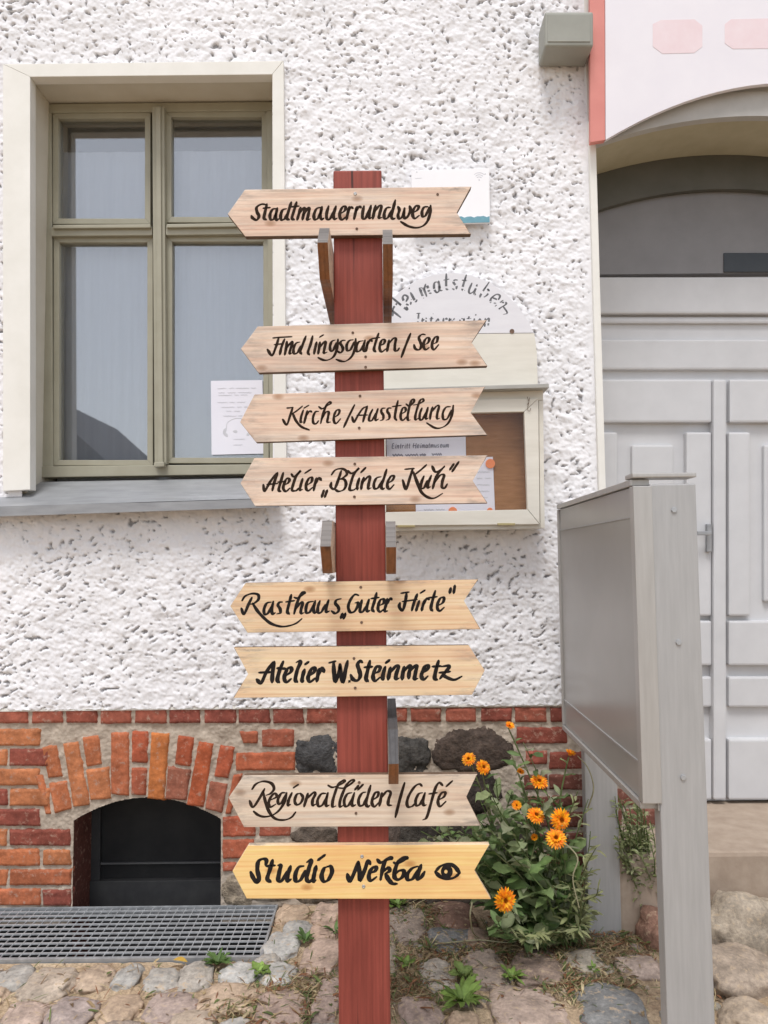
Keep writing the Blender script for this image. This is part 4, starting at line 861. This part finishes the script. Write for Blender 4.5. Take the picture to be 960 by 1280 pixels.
  [(285, 960, 6, '180,160 210,120 265,100 325,115 345,155 320,190 285,205; 275,155 240,220 188,293 162,245; 265,180 280,250 310,330 355,380 420,390 475,370 508,330; 320,240 365,215 350,190 320,220 305,265 320,292 360,270; 430,185 400,190 375,235 380,270 405,255 435,195; 440,185 425,250 385,315 330,355 270,365 225,352 192,325; 480,185 455,240 450,280 470,272; 488,150 530,122; 540,190 515,200 500,245 515,275 545,262 562,220 542,190; 600,190 585,240 570,290; 588,235 640,185 655,195 635,240 635,280 660,270; 735,190 700,195 672,240 678,285 710,275 740,215; 750,185 735,245 738,285 760,278; 750,130 785,145 840,125 875,100 865,92 830,120 805,180 785,250 785,290 810,285; 820,148 870,150 920,120 945,95 925,92 890,125 860,190 840,250 840,290 865,280; 930,185 895,195 872,240 878,285 905,278 935,220; 948,185 930,250 935,285 958,275'),
   (440, 960, 6, '50,130 20,165; 85,122 42,165; 105,180 75,190 50,235 55,280 85,275 112,215; 140,130 120,200 105,265 118,290 135,280; 155,240 190,215 198,185 175,185 155,225 150,265 168,290 200,260; 225,185 215,235 205,285; 215,230 260,175 290,185 275,235 272,275 298,280; 395,110 360,230 325,370; 525,135 505,120 470,140 430,200 412,255 420,290 450,288 475,262; 530,185 500,195 478,240 482,280 510,270 540,210; 548,185 532,245 538,280 558,275; 680,130 655,110 630,140 610,200 585,290 560,370 530,390; 575,195 640,185; 650,240 690,215 700,185 675,185 652,220 645,260 662,288 705,250; 705,140 755,95')]),
 ('Studio Nekba', [(290.5, 1089), (310, 1057), (612, 1055.8), (592, 1088), (614, 1124), (308.3, 1123.3)], B4, 'fresh yellow board pointing left with a painted eye', 5.0, .42, M_BLACK,
  [(452.5, 1070.5, 0), (454.5, 1108, 0)],
  [(290, 1050, 6, '252,188 258,152 230,142 198,162 190,220 202,285 188,318 160,285 140,240; 305,150 285,220 265,290 290,314; 255,197 325,190; 345,190 365,192 355,240 347,298 372,306 415,235; 440,195 420,260 415,308 445,293; 540,195 500,205 475,260 480,308 515,298 550,230; 560,168 595,150 575,220 560,290 580,313 605,290; 632,195 618,250 610,308 630,300; 642,153 700,110; 715,200 690,215 672,270 688,310 722,298 750,240 740,200 712,200'),
   (440, 1050, 5.3333, '-31,227 -14,274 20,205 42,145; 42,145 50,210 54,268 85,200 105,142 122,160; 115,225 155,205 160,180 138,185 118,215 112,250 128,270 165,245; 168,130 190,150 225,135 262,125 252,116 222,138 205,190 190,265; 205,212 240,185 250,205 222,225; 222,225 245,265 270,290 302,292; 278,150 300,158 345,135 368,120 340,118 305,150 285,210 285,250 310,264 340,240 345,205 315,205 290,225; 440,175 400,190 368,230 372,263 405,258 440,200; 462,165 445,210 435,260 460,250 485,210; 555,212 590,175 640,161 682,175 718,220; 555,212 590,245 640,258 682,250 718,220')])]
def eye(acc):
    f = lambda x_, y_: (440 + x_ / 5.3333, 1050 + y_ / 5.3333)
    ring = []
    for t in np.linspace(0, 2 * math.pi, 25)[:-1]: ring.append((math.cos(t), math.sin(t)))
    V = [at(*f(632 + 40 * c, 211 + 46 * s), YS - .0004) for c, s in ring] + [at(*f(626 + 11 * c, 211 + 13 * s), YS - .0006) for c, s in ring]
    n = len(ring); acc.add(V, [(i, (i + 1) % n, n + (i + 1) % n, n + i) for i in range(n)])
def screw(px, py, rust, parent, Y=YS):
    c = at(px, py, Y); a = Acc(); r = .0042 if not rust else .0034; n = 14
    th = np.linspace(0, 2 * math.pi, n, endpoint=False)
    rings = [(r, -.0001), (r, -.0008), (r * .8, -.0016), (r * .45, -.0017), (r * .35, -.0008)]
    V = [(c.x + R * math.cos(t), c.y + d, c.z + R * math.sin(t)) for R, d in rings for t in th] + [(c.x, c.y - .0007, c.z)]
    F = [(k * n + i, k * n + (i + 1) % n, (k + 1) * n + (i + 1) % n, (k + 1) * n + i) for k in range(4) for i in range(n)] + [(4 * n + i, 4 * n + (i + 1) % n, 5 * n, 5 * n) for i in range(n)]
    a.add(V, F); return a.build('screw', M_RUSTS if rust else M_SCREW, parent, origin=c)
for (nm, pts, mt, lab, wgt, rm, ink, scr, spec) in BOARDS:
    bd = prism('arrow_board', [(poly(pts, YS), (0, TH - .0005, 0))], mt, SP, bev=.0013)
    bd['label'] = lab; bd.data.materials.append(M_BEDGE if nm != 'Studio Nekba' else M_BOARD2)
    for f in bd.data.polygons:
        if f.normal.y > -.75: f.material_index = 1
    letters('lettering', spec, wgt * 1.22, YS, ink, bd, rm, eye if nm.startswith('Studio') else None)
    for s in scr: screw(s[0], s[1], s[2], bd)
# boards nailed to the post's sides, their tips towards the viewer
M_DARKW = wood('blackened grey wood', (.085, .08, .08), (.04, .035, .035), (.03, .03, .03), .5, .0, 'Z')
def side_board(x_in, x_out, ztip, ytip, lab):
    H, tipl = .060, .062; yb = 2.12
    side = [(ytip, ztip), (ytip + tipl, ztip + H), (yb, ztip + H), (yb - .05, ztip), (yb, ztip - H), (ytip + tipl, ztip - H)]
    bm = bmesh.new(); prism_bm(bm, [Vector((x_in, y_, z_)) for y_, z_ in side], (x_out - x_in, 0, 0), .001)
    bmesh.ops.recalc_face_normals(bm, faces=bm.faces)
    for f in bm.faces:
        n = f.normal; f.material_index = 1 if (n.z > .3 or (n.y < -.3 and n.z > .05)) else (0 if abs(n.x) < .6 else 2)
    me = bpy.data.meshes.new('arrow_board'); bm.to_mesh(me); bm.free()
    o = link('arrow_board', me, [M_BROWNW, M_DARKW if lab.startswith('dark') else M_GREYW2, M_BOARD3], SP, Vector((x_in, ytip + .2, ztip))); o['label'] = lab
for (xa, xb, yt, xi, ytip, lab) in ((397, 411.5, 303, PT.x - .0006, 1.655, 'brown edge-on arrow board on the left side of the post near its top'),
                               (478.5, 491.5, 305, PB.x + .0006, 1.665, 'brown edge-on arrow board on the right side of the post near its top'),
                               (399, 416, 683, PT.x - .0006, 1.69, 'grey edge-on arrow board left of the post at mid height'),
                               (476.5, 492, 684, PB.x + .0006, 1.69, 'grey edge-on arrow board right of the post at mid height'),
                               (482.5, 495, 955, PB.x + .0006, 1.675, 'dark edge-on arrow board right of the post above the silvery board')):
    z = at((xa + xb) / 2, yt, ytip).z
    t = .0225 if xi > -.06 else .0235
    side_board(xi, xi + (t if xi > -.06 else -t), z, ytip, lab)

# ------------------------------------------------------------------ plants
def leaf(acc, base, d, up, L_, wd, col, curl=.35, fold=.25, n=6, wav=.0):
    d = np.array(d, float); d /= np.linalg.norm(d); up = np.array(up, float); s = np.cross(d, up); s /= np.linalg.norm(s) + 1e-9; up = np.cross(s, d)
    ts = np.linspace(0, 1, n); V = []; ph = random.uniform(0, 6)
    for t in ts:
        w_ = wd * (math.sin(math.pi * min(1, .06 + t * .94) ** 1.25) ** .8) * (1 - .1 * t) + .0006
        c = np.array(base) + d * L_ * t * (1 - .12 * curl * t) - up * curl * L_ * t * t * .6
        wv = wav * math.sin(t * 11 + ph) * wd
        V += [c - s * w_ + up * (fold * w_ + wv), c, c + s * w_ + up * (fold * w_ - wv)]
    F = [(i * 3 + j, i * 3 + j + 1, (i + 1) * 3 + j + 1, (i + 1) * 3 + j) for i in range(n - 1) for j in (0, 1)]
    k = random.uniform(.8, 1.2); cc = np.array(col) * k; C = []
    for t in ts: C += [cc, cc * 1.25, cc]
    acc.add(V, F, np.array(C))
rv3 = lambda s=1: np.array([random.gauss(0, s), random.gauss(0, s), random.gauss(0, s)])
def flower(name, c, nrm, r, parent, layers=3, closed=0.0, col=(.96, .37, .012), stem_from=None):
    a = Acc(); n = Vector(nrm).normalized(); q = n.to_track_quat('Z', 'Y'); c = Vector(c)
    for l in range(layers):
        cnt = [22, 18, 13][l]; rr = r * [1, .82, .6][l]
        for k in range(cnt):
            t = 2 * math.pi * (k + .5 * l + random.uniform(-.2, .2)) / cnt; el = [.05, .3, .65][l] + closed + random.uniform(-.12, .12)
            d = Vector((math.cos(t) * math.cos(el), math.sin(t) * math.cos(el), math.sin(el))); u = Vector((-math.cos(t) * math.sin(el), -math.sin(t) * math.sin(el), math.cos(el)))
            kk = random.uniform(.75, 1.1); cl = (col[0] * min(1, kk * 1.05), col[1] * kk * random.uniform(.7, 1.35), col[2] * kk)
            leaf(a, c + q @ (d * r * .18), q @ d, q @ u, rr * random.uniform(.78, .88), r * .115, cl, .30, .3, 5)
    o = a.build(name, M_PETAL, parent, c)
    ds = Acc(); cd_ = (.80, .26, .012) if closed < .5 else col
    for i in range(60):
        rr = r * .27 * math.sqrt(i / 60); t = i * 2.39996; p = c + q @ Vector((rr * math.cos(t), rr * math.sin(t), r * .16 * (1.1 - i / 90)))
        tube(ds, [p, p + (q @ Vector((math.cos(t) * .1, math.sin(t) * .1, 1))) * r * .14], [r * .035, r * .018], 4, cd_ if i > 20 else (.50, .15, .012), 1)
    ds.build('flower_centre', M_PETAL, o, c)
    cx = Acc()
    for k in range(12):
        t = 2 * math.pi * k / 12; leaf(cx, c + q @ Vector((0, 0, -r * .1)), q @ Vector((math.cos(t), math.sin(t), .35 + closed)), q @ Vector((0, 0, 1)), r * .5, r * .1, (.09, .15, .04), -.4, .2, 4)
    cx.build('calyx', M_LEAF, o, c)
    return o
random.seed(23)
base = gr(668, 1150, 0); base = Vector((base.x, 2.70, 0))
MG = empty('marigold_plant', base, 'bushy marigold with orange flower heads growing against the brick plinth', 'flowering plant')
lf = Acc(); st = Acc()
GREENS = [(.095, .155, .05), (.14, .215, .07), (.18, .25, .095), (.11, .165, .06), (.24, .29, .135), (.21, .24, .12), (.29, .31, .19)]
def stem_to(p0, p1, bulge, r0=.0042, r1=.0018, nl=16, lmin=.05, lmax=.10, wl=.013, start=.12, pale=0.0):
    p0, p1 = np.array(p0), np.array(p1); m = (p0 + p1) / 2 + np.array(bulge)
    pts = catmull([p0, p0 * .55 + m * .45 + rv3(.006), m, p1 * .55 + m * .45 + rv3(.006), p1], 6)
    tube(st, [pts[i] for i in range(0, len(pts), 3)] + [pts[-1]], [r0, r1], 6, (.13, .18, .06) if random.random() < .6 else (.20, .22, .10), 3)
    for k in range(nl):
        t = start + (1 - start) * (k + random.random()) / nl; i = min(len(pts) - 2, int(t * (len(pts) - 1))); p = pts[i]; tg = pts[i + 1] - pts[i]; tg /= np.linalg.norm(tg) + 1e-9
        ang = random.uniform(0, 6.283); o = np.array([math.cos(ang), math.sin(ang) * .8 - .25, random.uniform(-.15, .5)])
        d = o + tg * random.uniform(.2, .9)
        L_ = random.uniform(lmin, lmax) * (1.0 - .35 * t)
        col = np.array(random.choice(GREENS)) * (1 - pale) + np.array((.27, .27, .13)) * pale
        leaf(lf, p, d, np.array([0, -.2, 1]) + rv3(.3), L_, wl * random.uniform(.6, 1.2) * (L_ / .08) ** .6, col, random.uniform(.1, .9), random.uniform(.1, .5), 6, .25)
def mp(px, py, Y): return np.array(at(px, py, Y))
FL = [(637, 908, 2.72, 6.5, (.2, -.6, .8), .5), (586, 949, 2.64, 9, (-.3, -.7, .6), .1), (604, 959, 2.60, 9.5, (.3, -.8, .5), .1), (674, 977, 2.62, 11, (.1, -.6, .8), .1), (646, 1007, 2.6, 6.5, (-.2, -.8, .5), .5),
      (670, 1019, 2.56, 11.5, (.1, -.65, .7), .05), (701, 1024, 2.52, 13.5, (.25, -1, .15), 0), (695, 1048, 2.50, 13, (-.1, -.7, .7), .05), (668, 1047, 2.58, 5, (-.2, -.8, .5), .6), (712, 944, 2.68, 8, (.3, -.3, .9), .75), (650, 966, 2.7, 6, (.2, -.5, .9), .6), (631, 1125, 2.36, 14.5, (.25, -.95, .2), .12)]
for (px, py, Y_, r, nrm, cl) in FL:
    c = at(px, py, Y_); root = base + Vector((random.uniform(-.06, .10), random.uniform(-.05, .08), 0))
    stem_to(root, np.array(c) - np.array(nrm) * .012, (random.uniform(-.05, .05), -.03, .02), .0042, .0020, 11, .045, .085, .010, .1)
    flower('flower', c, nrm, r * Y_ / F_PX * 1.02, MG, 3 if cl < .5 else 2, cl)
TGT = [(600, 1000), (620, 975), (640, 945), (655, 930), (640, 990), (680, 1000), (610, 1035), (585, 1010), (560, 1042), (545, 1045), (575, 1030), (600, 1060), (640, 1040), (690, 1070), (705, 1085), (640, 1080), (620, 1095), (660, 1100), (600, 1120), (680, 1120), (715, 1120), (650, 1140),
       (700, 1140), (622, 1150), (660, 1010), (715, 1060), (630, 1020), (655, 1060), (640, 1110), (590, 1085), (615, 1010), (700, 1000), (655, 985), (590, 1045), (530, 1048), (610, 985), (668, 1075), (635, 1060), (605, 1075), (690, 1095)]
TGT += [(528, 1040), (540, 1035), (560, 1038), (575, 1045), (585, 1030), (592, 1020), (600, 1100), (612, 1130)]
for (px, py) in TGT:
    Y_ = random.uniform(2.48, 2.80); root = base + Vector((random.uniform(-.10, .13), random.uniform(-.10, .10), 0))
    stem_to(root, mp(px, py, Y_), (random.uniform(-.05, .05), random.uniform(-.05, 0), .02), .0036, .0014, 14, .06, .12, .020, .15)
for (px, py) in [(728, 1150), (735, 1120), (722, 1165), (700, 1165), (740, 1085), (745, 1060), (722, 990), (690, 1165), (655, 1170), (735, 1000), (712, 1105), (745, 1140), (728, 1100), (640, 1172), (748, 1110), (620, 1165), (738, 1040)]:   # straggling pale shoots
    Y_ = random.uniform(2.40, 2.62); root = base + Vector((random.uniform(-.02, .13), random.uniform(-.12, .05), 0))
    stem_to(root, mp(px, py, Y_), (0, -.03, .05), .003, .0012, 15, .035, .07, .008, .2, .75)
lf.build('foliage', M_LEAF, MG, base)
for pts in ([(590, 1128, 2.36), (588, 1150, 2.34), (598, 1172, .0), (640, 1170, 0)], [(543, 1180, 0), (575, 1177, 0), (600, 1175, 0), (630, 1178, 0), (645, 1177, 0)], [(702, 1050, 2.5), (722, 1072, 2.46), (716, 1098, 2.44), (724, 1135, 2.42)], [(640, 1165, 0), (655, 1180, 0), (661, 1196, 0)], [(735, 1010, 2.66), (742, 985, 2.66), (735, 960, 2.68), (722, 945, 2.68)]):
    tube(st, [(at(a_, b_, c_) if c_ else gr(a_, b_, .02)) for a_, b_, c_ in pts], [.0028, .0018], 6, (.36, .33, .2))
st.build('stems', M_LEAF, MG, base)
# pale plant behind the board post
random.seed(5)
g0 = Vector((.90, 2.80, 0)); SH = empty('straggly_plant', g0, 'straggly grey green plant between the board post and the doorstep', 'plant')
lf = Acc(); st = Acc()
for k in range(60):
    p = mp(random.uniform(766, 815), random.uniform(995, 1095), random.uniform(2.66, 2.8))
    stem_to(g0 + Vector((random.uniform(-.06, .06), random.uniform(-.05, .03), 0)), p, (0, -.02, .02), .003, .0012, 22, .025, .055, .008, .1, .6)
lf.build('foliage', M_LEAF, SH, g0); st.build('stems', M_LEAF, SH, g0)
def weed(px, py, n, L_, wl, col, label, up=.35, Z=.01, name='weed', group='small weeds between the cobbles'):
    g = gr(px, py, Z); o = empty(name, g, label, 'weed', group); a = Acc()
    for k in range(n):
        t = 2 * math.pi * (k + random.uniform(-.3, .3)) / n; u = up * random.uniform(.4, 1.8)
        d = (math.cos(t), math.sin(t), u); b_ = np.array(g) + np.array([math.cos(t), math.sin(t), 0]) * .004
        leaf(a, b_, d, (0, 0, 1), L_ * random.uniform(.55, 1.15), wl * random.uniform(.7, 1.2), np.array(col) * random.uniform(.8, 1.25), random.uniform(.3, 1), .25, 6, .35)
    a.build('leaves', M_LEAF, o, g)
LG, DG = (.16, .24, .055), (.085, .145, .04)
weed(578, 1252, 26, .085, .011, LG, 'largest bushy weed with light green leaves on the cobbles right of the post', .7)
weed(580, 1222, 9, .06, .013, (.20, .27, .08), 'upright round leaved weed just behind the largest weed', 1.3)
weed(508, 1206, 9, .045, .008, LG, 'small yellowish weed beside the foot of the red post', 1.1)
weed(640, 1222, 14, .045, .007, LG, 'small weed behind the big beige cobble', .8)
weed(324, 1216, 8, .055, .012, LG, 'light green broad leaved seedling on the pale granite setts', .6)
weed(272, 1205, 26, .055, .006, DG, 'dark green tuft at the front edge of the grating', .9)
weed(382, 1175, 12, .045, .006, DG, 'small dark weed between cobbles right of the grating', .8)
weed(497, 1133, 12, .06, .009, LG, 'weed right of the post beneath the yellow board', 1.2)
weed(742, 1212, 7, .03, .005, LG, 'tiny seedling on sand beside the olive cobble', .8)
weed(419, 1165, 9, .04, .005, DG, 'small tuft against the left edge of the red post', 1.0)
# dry grass and litter
random.seed(9)
dg = Acc()
for k in range(8200):
    if k < 2600: X_, Y_ = random.uniform(-1.2, 1.3), random.uniform(1.9, 2.9)
    else:
        c = random.choice([gr(560, 1190), gr(700, 1185), gr(380, 1240), gr(730, 1230), gr(640, 1180), gr(500, 1230), gr(320, 1275), gr(760, 1180), gr(520, 1140)]); X_, Y_ = c.x + random.gauss(0, .09), c.y + random.gauss(0, .07)
    if x0 - .02 < X_ < x1 + .01 and Y_ > y0 - .02: continue
    t = random.uniform(0, 6.283); L_ = random.uniform(.012, .06); d = (math.cos(t), math.sin(t), random.uniform(-.05, .45))
    col = random.choice([(.36, .27, .15), (.28, .20, .11), (.42, .34, .2), (.18, .12, .07), (.12, .15, .05), (.10, .13, .045), (.22, .10, .05)])
    leaf(dg, (X_, Y_, random.uniform(.002, .018)), d, (0, 0, 1), L_, random.uniform(.0006, .0016) if random.random() < .9 else .005, col, random.uniform(0, 1.2), .2, 4)
tag(dg.build('dry_grass', M_LEAF), 'dry grass, moss and leaf litter between the cobbles', kind='stuff')
lfY = gr(217, 1200, .02); o = empty('fallen_leaf', lfY, 'yellow fallen leaf by the front edge of the grating', 'leaf'); a = Acc(); leaf(a, lfY, (1, .1, .1), (0, 0, 1), .045, .014, (.55, .35, .07), .5, .3, 7); a.build('blade', M_LEAF, o, lfY)

# ------------------------------------------------------------------ house across the street (seen mirrored in the window)
OH = empty('opposite_house', (-9.5, -12, 0), 'ochre house with dark gabled roof across the street, mirrored in the window', 'house')
prism('wall', [box(-14.5, -18, -.03, -6.6, -12, 2.7)], M_OWALL, OH, bev=0)
prism('roof', [([Vector((-15, -11.6, 2.6)), Vector((-5.3, -11.6, 2.6)), Vector((-8.6, -11.6, 5.6))], (0, -6.8, 0))], M_OROOF, OH, bev=0)
for wx in (-13, -10.6, -8.2): prism('window', [box(wx, -11.99, 1.1, wx + .9, -11.95, 2.5)], M_OWIN, OH, bev=0)
